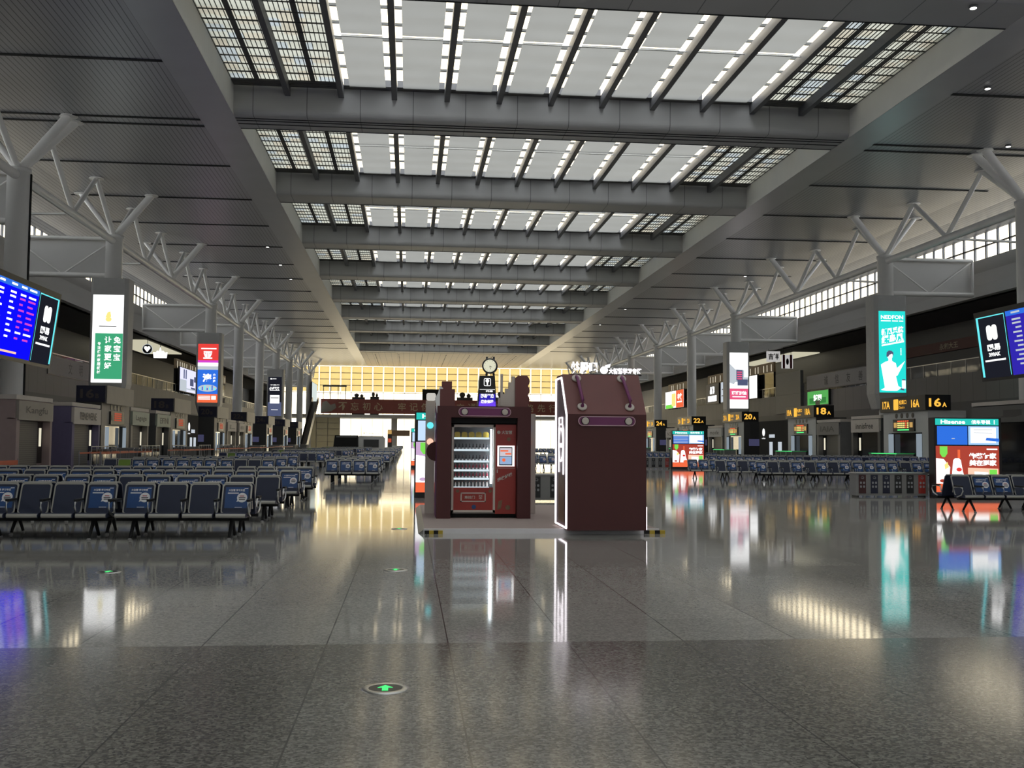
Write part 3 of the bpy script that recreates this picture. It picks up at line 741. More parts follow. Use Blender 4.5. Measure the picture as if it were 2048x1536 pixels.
def kiosk(right, ya, yb, ztop, label, sign, mat, front, shut=True, ends=None, pic=None, depth=3.4):
    sg = 1 if right else -1; xf = 38.5 if right else -21.6; xo = xf + sg * depth
    t = thing('shop_kiosk', label, 'kiosk', (xf, ya, 0), 'shop kiosks between the gates')
    b = MB(); b.box(xf + sg * .5, xo, ya, yb, 0, ztop - 1.35); b.box(xf + sg * .1, xo, ya, yb, ztop - 1.35, ztop - .25); b.box(xf + sg * .02, xo, ya - .06, yb + .06, ztop - .25, ztop, 1)
    b.box(xf, xf + sg * .5, ya, ya + .5, 0, ztop - 1.3); b.box(xf, xf + sg * .5, yb - .35, yb, 0, ztop - 1.3)
    b.build('booth_body', [mat, M_cream], t)
    MB().box(xf - sg * .08, xf + sg * .1, ya + .1, yb - .1, ztop - 1.4, ztop - .32).build('sign_board', front, t)
    l = MB(); u = Vector((0, -sg, 0)); yc = (ya + yb) / 2
    l.text(sign, (xf - sg * .1, yc, ztop - .86), u, ZU, h=.5, width=(yb - ya) * .6, align='C', bold=.01); l.build('sign_lettering', M_print, t)
    MB().box(xf + sg * .4, xf + sg * .52, ya + .6, yb - 1.3, 0, ztop - 1.4).build('roller_shutter', M_shutter if shut else M_dglass, t)
    MB().box(xf + sg * .42, xf + sg * .5, yb - 1.25, yb - .4, .2, ztop - 1.45).build('side_window', M_dglass, t)
    MB().box(xf + sg * .38, xf + sg * .42, yb - .95, yb - .7, 1.2, 2.3).build('window_lamp', E_cream, t)
    if pic:
        p = MB(); x0 = min(xf, xo) + .9
        p.prism([(0, 0), (1.1, 0), (1.0, .9), (1.15, 1.1), (.85, 1.45), (.75, 1.7), (.35, 1.7), (.3, 1.4), (.08, 1.2), (.12, .7)], (x0, ya - .02, .75), XU, ZU, (0, .015, 0)); p.build('poster_shape', M_black, t)
kiosk(False, 60.0, 65.8, 4.1, 'beige shop kiosk with a stained sign board, nearest on the left', 'Kangfu', M_pinkkiosk, M_beige)
kiosk(False, 69.6, 75.7, 4.05, 'violet shop kiosk with a dark figure poster before gate 16B', 'TEENIE WEENIE', M_purplekiosk, M_cream, pic=True)
kiosk(False, 83.9, 89.4, 4.2, 'pale green signed kiosk just past gate 16B', 'Lagogo', M_beige, P('pale green board', (.42, .47, .38), .5))
kiosk(False, 92.0, 97.2, 4.2, 'pale kiosk with dark print just before gate 18B', 'EIFINI', M_wall_d, P('pale green board', (.42, .47, .38), .5))
kiosk(False, 127.2, 133.6, 4.2, 'cream kiosk with one dark sign figure after gate 20B', 'L', M_beige, M_cream)
kiosk(False, 135.8, 140.1, 4.2, 'cream kiosk with large dark letters before gate 22B', 'MOFAN', M_beige, M_cream)
kiosk(True, 82.0, 87.6, 4.15, 'white kiosk with a one-word dark sign after gate 16A', 'innisfree', M_wall_d, M_cream, shut=False)
kiosk(True, 90.0, 95.3, 4.0, 'grey kiosk with tall thin sign letters before gate 18A', 'IAIA', M_grey, M_grey)
kiosk(True, 125.2, 131.4, 4.0, 'dim grey kiosk after gate 20A', 'mode', M_grey, M_wall)
kiosk(True, 147.2, 153.4, 4.0, 'pale kiosk after gate 22A', 'NOVA', M_wall, M_wall)
kiosk(True, 60.5, 68.0, 4.6, 'large dark kiosk before gate 16A at the right edge', 'J', M_blackm, M_wall_d, shut=False)
def dark_shop(right, ya, yb, label, word):
    sg = 1 if right else -1; xf = 38.7 if right else -21.8
    t = thing('black_shop', label, 'shop front', (xf, ya, 0))
    MB().box(xf, xf + sg * 3, ya, yb, 0, 4.2).build('front_wall', M_blackm, t)
    e = MB(); u = Vector((0, -sg, 0)); yl = yb - 1.5 if right else ya + 1.5
    e.disc((xf - sg * .03, yl, 3.0), YU, ZU, .42, 0); e.build('round_sign', E_white, t)
    l = MB(); l.text(word, (xf - sg * .03, yl, 2.35), u, ZU, h=.16, width=1.1, align='C'); l.build('sign_lettering', E_white, t)
    p = MB()
    for f, w in ((.42, .9), (.72, 1.0)):
        y = yb - (yb - ya) * f if right else ya + (yb - ya) * f
        p.box(xf - sg * .04, xf, y - w / 2, y + w / 2, .5, 1.95)
    p.build('lit_showcase', E_pale, t)
    MB().box(xf - sg * .05, xf, (ya + yb) / 2 - .4, (ya + yb) / 2 + 1.2, 2.4, 2.75).build('lit_label', E_pale, t)
dark_shop(True, 103.2, 112.2, 'black shop front with lit showcases before gate 20A', 'coffee')
dark_shop(False, 104.9, 111, 'black shop front with a white round sign after gate 18B', 'coffee')

# ------------------------------------------------------------------ upper floor signs
def billboard(right, ya, yb, z0, z1, name, label, mats, draw, x=49.85):
    sg = 1 if right else -1; xx = mxx(x, right)
    t = thing(name, label, 'sign', (xx, ya, z0))
    MB().box(xx, xx + sg * .25, ya - .1, yb + .1, z0 - .1, z1 + .1).build('housing', M_black, t)
    p = MB(); W_, H_ = yb - ya, z1 - z0
    def q(a0, b0, a1, b1, mi, off=.02):     # fractions, left to right as seen from the hall
        f = (lambda a: yb - W_ * a) if right else (lambda a: ya + W_ * a)
        p.quad([(xx - sg * off, f(a0), z0 + H_ * b0), (xx - sg * off, f(a1), z0 + H_ * b0), (xx - sg * off, f(a1), z0 + H_ * b1), (xx - sg * off, f(a0), z0 + H_ * b1)], mi)
    def w(s_, a, b, h, wd, mi, off=.04, bold=.02):
        f = yb - W_ * a if right else ya + W_ * a
        p.text(s_, (xx - sg * off, f, z0 + H_ * b), Vector((0, -sg, 0)), ZU, h=h, width=wd, mi=mi, align='C', bold=bold)
    draw(q, w); p.build('picture', mats, t)
    return t
def d_slog(s_):
    def f(q, w):
        q(0, 0, 1, 1, 0)
        for i, c in enumerate(s_): w(c, .32 + i * .17, .5, 1.1, None, 1, bold=.01)
    return f
M_slog = P('pale grey slogan board', (.26, .255, .25), .5)
billboard(True, 108.0, 127, 8.6, 10.3, 'slogan_board', 'grey slogan board with four characters on the right upper floor', [M_slog, M_print], d_slog('诚信友善'), x=50.05)
billboard(False, 97.0, 116, 7.6, 9.2, 'slogan_board', 'grey slogan board behind the left column light box', [M_slog, M_print], d_slog('文明和谐'), x=50.05)
def d_green(q, w):
    q(0, 0, 1, 1, 0); q(.1, .1, .9, .5, 3, .03); w('梦园', .5, .5, .8, 2.6, 1, bold=.05); q(.4, 0, .62, .3, 2, .05)
billboard(True, 119.8, 126.3, 6.6, 8.3, 'wall_screen', 'green picture screen below the right slogan board', [EM('lit leaf green', (.10, .42, .10), .9), E_white, M_black, EM('lit deep green', (.05, .25, .06), .8)], d_green)
def d_plain(q, w): q(0, 0, 1, 1, 0); q(.15, .62, .5, .66, 1, .03); q(.2, .5, .38, .54, 1, .03)
billboard(True, 145.3, 152, 8.4, 11.7, 'wall_screen', 'blank white lit screen right of the pink banded light box', [E_white, E_pale], d_plain)
def d_bag(q, w):
    q(0, 0, 1, 1, 0); q(.55, .05, .98, .95, 1, .03); q(.66, .3, .69, .9, 2, .04); q(.78, .3, .81, .9, 2, .04); q(.69, .86, .78, .92, 2, .04); q(.69, .3, .78, .35, 2, .04)
    q(.08, .62, .3, .66, 2, .04); q(.35, .7, .5, .75, 2, .04); q(.05, .3, .2, .34, 2, .04)
billboard(True, 154, 162.8, 8.4, 11.6, 'wall_screen', 'pale lit screen with a bag outline left of the pink banded box', [E_pale, EM('lit off white', (.8, .84, .82), .85), M_print], d_bag)
def d_word(q, w): q(0, 0, 1, 1, 0); w('品牌', .5, .68, 1.3, 2.6, 1, bold=.06); q(.15, .1, .85, .4, 1, .04)
billboard(True, 164, 171, 8.4, 11.6, 'wall_screen', 'grey wall panel with white block letters behind gate 22A', [M_grey, E_white], d_word)
def d_yel(q, w):
    q(0, 0, 1, 1, 0); q(.02, 0, .45, .22, 1, .03); q(.36, .1, .58, .85, 2, .035); q(.6, 0, 1, 1, 3, .04); w('丰收', .8, .62, 1.2, 3.2, 0, .06, .05); q(.66, .28, .92, .36, 0, .06)
billboard(True, 185.5, 199, 8.5, 11.7, 'wall_screen', 'white and red advertising screen with a yellow flower', [E_white, E_bgreen, E_yel, E_redorange], d_yel)
def d_blue(q, w):
    q(0, 0, 1, 1, 0); q(0, 0, .3, .5, 1, .03); q(.15, .55, .2, .95, 2, .04); q(.24, .55, .29, .95, 2, .04); q(.45, .3, .62, .62, 2, .04); q(.5, .12, .7, .24, 2, .04); q(.64, .5, .76, .75, 2, .04); q(.1, .1, .8, .16, 1, .05)
billboard(False, 150, 165, 8.7, 12, 'wall_screen', 'pale violet screen with dark shapes left of the red light box', [EM('lit lilac', (.72, .72, 1.0), 1.1), E_pale, E_dusk], d_blue)
billboard(False, 171, 182, 8.7, 12, 'wall_screen', 'pale screen just right of the red light box', [E_white, E_pale], lambda q, w: (q(0, 0, 1, 1, 0), q(.5, .1, .7, .8, 1, .03)))
billboard(False, 257, 271, 9.6, 16.2, 'wall_screen', 'tall white lit board above the left escalator', [EM('lit greenish white', (.8, .9, .85), .8), E_pale], lambda q, w: (q(0, 0, 1, 1, 0), q(.1, .1, .8, .3, 1, .03)), x=41.3)
# warm shop fronts, lit ceilings, hanging signs on the upper floors
for right, ya, yb, over in ((True, 140, 152, 'the blank white screen, right side'), (True, 153, 172, 'the bag outline screen, right side'), (True, 184, 199, 'the yellow flower screen, right side'), (False, 150, 170, 'the pale violet screen, left side'), (False, 172, 190, 'the screen right of the red light box')):
    x0 = mxx(50.4, right); sg = 1 if right else -1
    t = thing('shop_facade', 'gold lit shop facade above ' + over, 'shop front', (x0, ya, 8.3), 'lit shop facades of the upper floors')
    MB().box(x0, x0 + sg * .3, ya, yb, 8.3, 11.8).build('glass_wall', M_dglass, t)
    MB().box(x0, x0 + sg * .3, ya, yb, 11.8, 13.2).build('front_panel', P('warm wood panel', (.32, .22, .12), .5), t)
    l = MB(); y = ya + .8
    while y < yb - 1: l.box(x0 - sg * .03, x0, y, y + .16, 11.95, 12.9); y += 1.1 + random.random() * 2
    l.build('lamp_strip', E_cream, t)
t = thing('lit_ceiling_panel', 'cream lit ceiling panel over the right upper floor shops', 'ceiling light', (57, 158, 15.1)); MB().box(55.5, 59.5, 146, 172, 15.05, 15.18).build('diffuser', EM('soft cream ceiling', (.95, .9, .66), .55), t)
t = thing('lit_ceiling_panel', 'cream lit ceiling panel over the left upper floor shops', 'ceiling light', (-38, 154, 15.1)); MB().box(-41, -35.4, 144, 166, 15.05, 15.18).build('diffuser', MATS['soft cream ceiling'], t)
E_dimsign = EM('softly lit sign white', (.42, .41, .40), 1.0)
def hang_sign(right, x, y, z, w, h, label, mats, draw):
    xx = mxx(x, right); t = thing('hanging_sign', label, 'sign', (xx, y, z), None)
    MB().box(xx - w / 2, xx + w / 2, y, y + .2, z, z + h).build('board', mats[0], t)
    MB().tube((xx - w * .35, y + .1, z + h), (xx - w * .35, y + .1, 15.2), .03, 6).tube((xx + w * .35, y + .1, z + h), (xx + w * .35, y + .1, 15.2), .03, 6).build('hanger', M_black, t)
    p = MB(); draw(p, xx, y - .02, z, w, h); p.build('face', mats[1:], t)
hang_sign(True, 51.3, 142.5, 13.4, 1.95, 1.5, 'white hanging sign with brushed black characters', [E_dimsign, M_black], lambda p, x, y, z, w, h: p.text('吉祥', (x, y, z + h * .5), XU, ZU, h=.9, width=1.5, align='C', bold=.04))
def d_k(p, x, y, z, w, h):
    for a in (-.42, .22): p.box(x + w * a, x + w * (a + .2), y, y + .01, z, z + h, 1)
    p.disc((x, y, z + h * .5), XU, ZU, .2, 0, 16, .45)
hang_sign(True, 52.2, 139.5, 12.25, 1.6, 1.9, 'white hanging sign with dark side stripes', [E_dimsign, M_black, P('dark red print', (.2, .02, .03), .5)], d_k)
for right, y0_, y1_, word in ((True, 96, 124, '永和大王'), (True, 66, 92, '餐厅'), (False, 60, 92, '文化')):
    xx = mxx(59.7, right); sg = 1 if right else -1
    t = thing('shop_fascia', 'dark red shop fascia on the %s upper floor, %s' % ('right' if right else 'left', 'farther along' if y0_ > 90 else 'nearer the entrance'), 'shop sign', (xx, y0_, 12.2))
    MB().box(xx, xx + sg * .3, y0_, y1_, 12.2, 13.4).build('board', P('dark red board', (.12, .02, .02), .5), t)
    l = MB(); l.text(word, (xx - sg * .02, (y0_ + y1_) / 2, 12.8), Vector((0, -sg, 0)), ZU, h=.7, width=4, align='C', bold=.02); l.build('sign_lettering', M_gold, t)
t = thing('round_sign', 'round lit ring sign on the left upper floor', 'sign', (-34, 139, 12.8)); MB().disc((-34, 139, 13.5), XU, ZU, .66, 1).disc((-34, 138.95, 13.5), XU, ZU, .6, 2).prism([(0, -.4), (.4, .08), (.36, .32), (.12, .36), (0, .24), (-.12, .36), (-.36, .32), (-.4, .08)], (-34, 138.9, 13.5), XU, ZU, (0, .02, 0), 0).build('face', [E_white, E_pale, M_black], t)
MB().tube((-34, 139.1, 14.1), (-34, 139.1, 15.2), .04, 6).build('hanger', M_black, t)
t = thing('crown_sign', 'glowing white crown-shaped sign on the left upper floor', 'sign', (-34, 146, 12.7)); MB().prism([(-.85, .1), (.85, .1), (.95, .9), (.6, .85), (.4, 1.1), (.15, 1.05), (0, 1.6), (-.15, 1.05), (-.4, 1.1), (-.6, .85), (-.95, .9)], (-34, 146, 12.8), XU, ZU, (0, .2, 0)).build('face', E_white, t)
MB().tube((-34, 146.1, 14), (-34, 146.1, 15.2), .04, 6).build('hanger', M_black, t)
# grey wrapped pillar panels of the right upper floor
for i, (y, z0, z1) in enumerate(((128.3, 5.8, 8.28), (128.3, 8.3, 11.2))):
    tag(MB().box(49.7, 50.1, y, y + 9, z0, z1).build('reflective_panel', P('milky cladding glass', (.17, .175, .17), .45), None), 'milky glass cladding panel %s beside the right slogan board' % ('low' if i == 0 else 'high'), 'wall panel')

# ------------------------------------------------------------------ advertising screen totems
def totem(x0, y, label, kind=0, w=2.2):
    t = thing('screen_totem', label, 'advertising screen', (x0 + w / 2, y, 0), 'advertising screen totems')
    MB().box(x0, x0 + w, y, y + .35, 0.0, 2.5).build('housing', M_black, t)
    yy = y - .01; a, b = x0 + .09, x0 + w - .09
    hd = MB(); hd.box(a - .05, b, yy, y, 2.27, 2.47); hd.build('header_screen', E_teal, t)
    l = MB(); l.text('Hisense', (a + .12, yy - .01, 2.37), XU, ZU, h=.125, width=.8, bold=.03); l.text('候车导视', (a + 1.12, yy - .01, 2.37), XU, ZU, h=.13, width=.62, bold=.03); l.text('1', (a + 1.86, yy - .01, 2.37), XU, ZU, h=.13, bold=.03); l.build('header_lettering', E_white, t)
    xm = (a + b) / 2 - .02
    s1 = MB(); s1.quad([(a, yy, 1.66), (xm, yy, 1.66), (xm, yy, 2.24), (a, yy, 2.24)], 0)
    if kind == 1:
        for i in range(4): s1.box(a + .02, xm - .03, yy - .01, yy - .005, 1.7 + i * .1, 1.74 + i * .1, 1)
        s1.box(a, xm, yy - .01, yy - .005, 2.12, 2.24, 1)
    else: s1.box(xm - .52, xm - .42, yy - .01, yy - .005, 1.84, 1.86, 1)
    s1.build('timetable_screen', [E_sblue if kind != 2 else EM('lit pale blue', (.55, .72, .95), 1.0), E_pale], t)
    s2 = MB(); s2.quad([(xm + .03, yy, 1.66), (b, yy, 1.66), (b, yy, 2.24), (xm + .03, yy, 2.24)], 0)
    s2.box(xm + .1, b - .1, yy - .01, yy - .005, 1.72, 2.2, 1); s2.quad([(b - .45, yy - .02, 1.8), (b, yy - .02, 1.76), (b, yy - .02, 1.86), (b - .42, yy - .02, 1.88)], 2)
    for i in range(2): s2.box(xm + .2, b - .22, yy - .02, yy - .015, 2.02 + i * .1, 2.04 + i * .1, 3)
    s2.build('notice_screen', [EM('lit light blue', (.35, .6, .95), 1.0), E_white, E_sblue, E_pale], t)
    p = MB(); z0, z1 = .16, 1.62; Wd, Hd = b - a + .05, z1 - z0
    f = lambda u, v, o=.0: (a - .05 + Wd * u, yy - o, z0 + Hd * v)
    def poly(pts, mi, o): p.quad([f(u, v, o) for u, v in pts], mi)
    poly([(0, 0), (1, 0), (1, 1), (0, 1)], 0, 0); poly([(0, 0), (1, 0), (1, .17), (0, .2)], 1, .005)
    poly([(.0, .2), (.2, .2), (.22, .55), (.12, .72), (0, .74)], 2, .01); poly([(.24, .2), (.48, .2), (.42, .45), (.39, .7), (.36, .74), (.3, .74), (.27, .7), (.25, .45)], 2, .01)
    poly([(.34, .74), (.38, .74), (.38, .92), (.34, .92)], 1, .012); poly([(.14, .5), (.2, .55), (.18, .66), (.13, .6)], 3, .012)
    poly([(.06, .99), (.18, .99), (.18, .84), (.14, .76), (.1, .76), (.06, .84)], 4, .012)
    poly([(.5, .2), (.98, .2), (.98, .52), (.5, .54)], 5, .01); poly([(.6, .25), (.82, .25), (.82, .44), (.6, .46)], 2, .014); poly([(.84, .24), (.96, .24), (.96, .5), (.84, .5)], 4, .012)
    p.disc(f(.36, .5, .015), XU, ZU, .09, 6, 16, .06); p.disc(f(.1, .26, .015), XU, ZU, .1, 0, 16, .05); p.disc(f(.42, .24, .015), XU, ZU, .17, 1, 16, .1)
    p.text('炸酱行家', f(.52, .79, .015), XU, ZU, h=.19, width=.9, mi=2, bold=.045); p.text('美在到家', f(.52, .645, .015), XU, ZU, h=.19, width=.9, mi=2, bold=.045)
    poly([(.8, .92), (.97, .92), (.97, .95), (.8, .95)], 2, .012)
    base = EM('lit deep red', (.50, .07, .045), .8) if kind != 2 else EM('lit soft lilac', (.62, .42, .66), .9)
    p.build('picture_screen', [base, E_redorange, E_white, E_yel, E_bgreen, E_peach, E_red], t)
totem(16.25, 30.9, 'advertising screen totem behind the nearest bench on the right')
totem(16.95, 66.0, 'advertising screen totem beside gate 22A, farther right', 1)
totem(0.18, 30.4, 'advertising screen totem half hidden left of the vending hut', 2)
totem(0.15, 66.0, 'distant advertising screen totem left of the vending hut', 2)

# ------------------------------------------------------------------ recycling bins
def bins(x0, y, n, label, w=.46, cols=(1, 2, 2, 3, 3, 0)):
    t = thing('recycling_bin_unit', label, 'bin', (x0 + n * w / 2, y, 0), 'recycling bin units')
    MB().box(x0, x0 + n * w, y, y + .5, .05, .74).build('cabinet', M_grey, t)
    MB().box(x0 - .02, x0 + n * w + .02, y - .03, y + .53, .74, .77).build('worktop', M_chrome, t)
    for i in range(n):
        xc = x0 + w * (i + .5); p = MB(); mi = cols[i % len(cols)]
        p.box(xc - .115, xc + .115, y - .012, y, .12, .7, 0)
        for dx in (-.05, .05):
            for z in (.33, .45): p.prism(rrect(.06, .07, .02, 3), (xc + dx, y - .018, z), XU, ZU, (0, .004, 0), 1)
        p.text('♻', (xc, y - .018, .61), XU, ZU, h=.1, align='C', mi=1, bold=.02)
        p.build('bin_door', [(M_red, P('dark bin red', (.05, .012, .012), .5), P('dark bin blue', (.01, .013, .035), .5), P('dark bin grey', (.014, .014, .015), .5))[mi], P('bin print', (.3, .3, .31), .5)], t)
    f = MB()
    for x in (x0 + .08, x0 + n * w - .08): f.box(x - .03, x + .03, y + .05, y + .45, 0, .05)
    f.build('foot', M_black, t)
bins(13.95, 31.42, 6, 'row of recycling bins beside the nearest right screen totem', .39)
bins(15.2, 66.6, 4, 'row of recycling bins by the farther right screen totem', .45, (3, 3, 3, 0))
bins(2.75, 28.4, 5, 'row of recycling bins seen between the hut and the bag', .5, (3, 3, 3, 3, 3))

# ------------------------------------------------------------------ promotional platform
t = thing('display_platform', 'low carpeted platform under the vending hut and the giant bag', 'platform', (2.4, 21.5, 0))
MB().box(.3, 4.48, 18.5, 25.6, 0, .088).build('carpet_top', M_carpet, t)
MB().box(.28, 4.5, 18.44, 18.5, 0, .088).build('front_edge', M_white, t)
r = MB(); r.quad([(.19, 18.5, .0), (.3, 18.46, .088), (.3, 25.6, .088), (.19, 25.6, .0)]); r.quad([(.19, 18.5, 0), (.3, 18.46, 0), (.3, 18.46, .088)])
r.build('metal_ramp', M_chrome, t)
for x0, x1, nm in ((.3, .62, 'a'), (4.22, 4.6, 'b')):
    h = MB(); n = 4
    for i in range(n): h.box(x0 + (x1 - x0) * i / n, x0 + (x1 - x0) * (i + 1) / n, 18.40, 18.47, 0, .06, i % 2)
    h.build('hazard_tape', [M_blackm, M_yellow], t)

# ------------------------------------------------------------------ giant shopping bag
t = thing('giant_bag_display', 'giant maroon shopping bag display with white neon edges', 'display stand', (3.47, 18.73, .09))
bx0, bx1 = 2.77, 4.17
side = [(18.03, .09), (19.43, .09), (19.43, 2.86), (18.68, 2.86), (18.03, 2.12)]
b = MB()
y_, z_ = 0, 1
for x in (bx0, bx1): pass
b.add([(x, p[0], p[1]) for x in (bx0, bx1) for p in side],
      [(0, 1, 2, 3, 4), (9, 8, 7, 6, 5), (0, 5, 6, 1), (1, 6, 7, 2), (2, 7, 8, 3), (4, 9, 5, 0)], 0)
b.add([(bx0, 18.68, 2.86), (bx1, 18.68, 2.86), (bx1, 18.03, 2.12), (bx0, 18.03, 2.12)], [(0, 3, 2, 1)], 1)
bag = b.build('bag_body', [M_maroon, M_maroon2], t)
n = MB(); ins = .02
def neon(mb, pts, x, r=.014, closed=True):
    q = [(x, p[0], p[1]) for p in pts] + ([(x, pts[0][0], pts[0][1])] if closed else [])
    for a, c in zip(q, q[1:]): mb.tube(a, c, r, 6)
hexo = [(18.06, .13), (19.38, .13), (19.4, 2.8), (18.72, 2.8), (18.07, 2.1)]
neon(n, hexo, bx0 - .015, .017); n.build('neon_border', E_neon, t)
n = MB(); neon(n, [(18.14, .13), (19.38, .13), (19.4, 2.8), (18.78, 2.8), (18.14, 2.05)], bx1 + .006, .008); n.build('neon_border', E_neon, t)
MB().box(bx1, bx1 + .014, 18.035, 18.05, .1, .5).build('neon_end', E_neon, t)
sp = MB(); sp.add([(bx0 - .004, p[0], p[1]) for p in [(18.1, .17), (19.33, .17), (19.34, 2.72), (18.76, 2.72), (18.12, 2.08)]], [(0, 1, 2, 3, 4)])
sp.build('side_picture', P('dusky collage print', (.16, .10, .12), .5, 0, .6, 5), t)
bp = MB(); bp.add([(bx0 - .008, y, z) for y, z in ((18.35, .2), (19.1, .2), (19.1, .95), (18.95, 1.08), (18.85, 1.0), (18.7, 1.1), (18.55, 1.0), (18.4, 1.05), (18.35, .9))], [tuple(range(9))])
bp.build('bottle_print', M_brown, t)
n = MB()
neon(n, [(18.55, 1.95), (18.55, 2.07), (18.95, 2.07), (18.95, 1.95)], bx0 - .02, .012)
neon(n, [(18.95, 1.08), (18.98, 1.85), (18.93, 1.95)], bx0 - .02, .012, False); neon(n, [(18.42, 1.05), (18.42, 1.85), (18.55, 1.95)], bx0 - .02, .012, False)
neon(n, [(18.72 + .26 * math.cos(2 * math.pi * i / 20), 1.58 + .3 * math.sin(2 * math.pi * i / 20)) for i in range(20)], bx0 - .02, .013)
n.box(bx0 - .02, bx0 - .006, 18.46, 18.96, 1.53, 1.61)
n.build('neon_bottle', E_neon, t)
# eyelets and rope handles on the sloping front
def slope(a, z): f = (z - 2.12) / (2.86 - 2.12); return Vector((bx0 + a, 18.03 + .65 * f, z))
nrm = Vector((0, -.74, .65)).normalized()
for a0, a1 in ((.24, .27), (1.07, 1.12)):
    pu, pl = slope(a0, 2.77), slope(a1, 2.24)
    for q in (pu, pl): MB().lathe([(.075, 0), (.085, .01), (.085, .03), (.07, .035)], q, 24, 0, nrm).build('eyelet', M_cream, t)
    MB().path([pu, pu + nrm * .07, pu + nrm * .1 + Vector((.01, -.02, -.06)), pl + nrm * .1 + Vector((0, 0, .06)), pl + nrm * .06, pl], .03, 10).build('rope_handle', M_purple, t)
def pill(t, xc, y, z, w, h):
    p = MB(); p.prism(rrect(w, h, h / 2 - .002, 8), (xc, y, z), XU, ZU, (0, -.03, 0)); pl = p.build('badge_plate', M_purple, t)
    o = rrect(w, h, h / 2 - .002, 8); i_ = rrect(w - .03, h - .03, h / 2 - .017, 8); e = MB(); k = len(o)
    e.add([(xc + q[0], y - .034, z + q[1]) for q in o] + [(xc + q[0], y - .034, z + q[1]) for q in i_], [(j, (j + 1) % k, k + (j + 1) % k, k + j) for j in range(k)])
    e.build('plate_edge', M_pinkline, pl)
    for s_ in (-1, 1): MB().lathe([(.062, 0), (.062, .02), (.05, .024)], (xc + s_ * (w / 2 - .125 if w > .9 else w / 4 - .0), y - .03, z), 24, 0, (0, -1, 0)).lathe([(.072, 0), (.072, .012)], (xc + s_ * (w / 2 - .125 if w > .9 else w / 4), y - .03, z), 24, 1, (0, -1, 0)).build('rivet', [M_cream, M_blackm], pl)
pill(t, bx0 + .69, 18.03, 2.0, 1.02, .17)
ct = thing('lit_lettering', 'glowing white lettering standing on top of the giant bag', 'sign', (3.4, 18.9, 2.86))
l = MB(); ly = 18.9
l.text('炒股吧', (2.96, ly, 3.0), XU, ZU, h=.22, width=.5, bold=.055); l.disc((3.575, ly, 2.96), XU, ZU, .072, 0, 20, .07); l.prism([(0, 0), (.1, .02), (.12, .09), (.02, .06)], (3.58, ly, 2.99), XU, ZU, (0, -.01, 0))
l.text('大智慧学习专区', (3.66, ly, 2.945), XU, ZU, h=.115, width=.62, bold=.04); l.build('letters', E_neon, ct)
MB().box(2.94, 4.3 - .02, ly, ly + .03, 2.86, 2.885).build('mounting_rail', M_blackm, ct)

# ------------------------------------------------------------------ vending hut
t = thing('vending_hut', 'maroon promotional hut framing the vending machine', 'promotional stand', (1.52, 21.4, .09))
MB().box(.57, .85, 20.9, 21.2, .09, 2.34).build('front_pillar', M_maroon, t)
MB().box(2.19, 2.46, 20.9, 21.2, .09, 2.34).build('front_pillar', M_maroon, t)
MB().box(.85, 2.19, 20.9, 21.2, 2.11, 2.34).build('lintel', M_maroon, t)
MB().box(.85, 2.19, 21.02, 21.2, 2.0, 2.11).build('shadow_gap', M_blackm, t)
MB().box(.56, .60, 21.2, 22.3, .09, 2.34).build('side_wall', M_purple, t); MB().box(2.43, 2.47, 21.2, 22.3, .09, 2.34).build('side_wall', M_purple, t)
MB().box(.6, 2.43, 22.25, 22.3, .09, 2.34).build('rear_wall', M_maroon, t); MB().box(.6, 2.43, 21.2, 22.3, 2.30, 2.34).build('roof_board', M_maroon, t)
pill(t, 1.52, 20.9, 2.225, 1.06, .18)
w = MB(); w.box(.36, .56, 22.4, 22.46, .09, 2.5); wl = w.build('wing_panel', M_cream, t)
MB().lathe([(.07, 0), (.07, .02)], (.46, 22.4, 1.97), 20, 0, (0, -1, 0)).build('cyan_lamp', E_cyan, wl)
MB().lathe([(.07, 0), (.07, .02)], (.46, 22.4, 1.62), 20, 0, (0, -1, 0)).build('orange_lamp', E_peach, wl)
w = MB(); w.box(2.56, 2.74, 22.4, 22.46, .09, 2.24); wr = w.build('wing_panel', M_cream, t)
MB().lathe([(.05, 0), (.05, .02)], (2.58, 22.39, 1.93), 20, 0, (0, -1, 0)).build('blue_lamp', E_sblue, wr); MB().lathe([(.05, 0), (.05, .02)], (2.58, 22.39, 1.62), 20, 0, (0, -1, 0)).build('red_lamp', E_redorange, wr)
MB().prism([(-.2 * math.cos(a), .2 * math.sin(a)) for a in [math.radians(-90 + 180 * i / 14) for i in range(15)]], (.57, 21.6, 1.42), XU, ZU, (0, .05, 0)).build('side_disc', M_maroon, t)
# parapet ornaments
MB().box(.62, .92, 20.95, 21.25, 2.34, 2.68).box(.66, .86, 21.0, 21.25, 2.68, 2.84).build('corner_post', M_maroon2, t)
MB().prism([(0, 0), (.12, 0), (.12, .5), (.06, .55), (.02, .4), (-.04, .3)], (.56, 20.98, 2.2), XU, ZU, (0, .04, 0)).build('gilded_ornament', M_chrome, t)
sc = MB(); pr = [(0, 0), (.28, 0)]
for i in range(13): pr.append((.26 + .035 * abs(math.sin(i / 12 * math.pi * 3)), .05 + .56 * i / 12))
pr += [(.24, .63), (.06, .63), (0, .58)]
sc.prism(pr, (2.14, 20.95, 2.34), XU, ZU, (0, .3, 0)); sc.build('scroll_ornament', M_maroon2, t)
MB().prism([(0, 0), (.34, 0), (.34, .62), (.27, .62), (.27, .5), (.21, .5), (.21, .37), (.14, .37), (.14, .26), (.08, .26), (.08, .18), (0, .18)], (1.80, 21.0, 2.34), XU, ZU, (0, .1, 0)).build('stepped_ornament', M_cream, t)
MB().box(1.84, 1.89, 20.97, 21.0, 2.36, 3.0).build('upright_fin', M_cream, t)
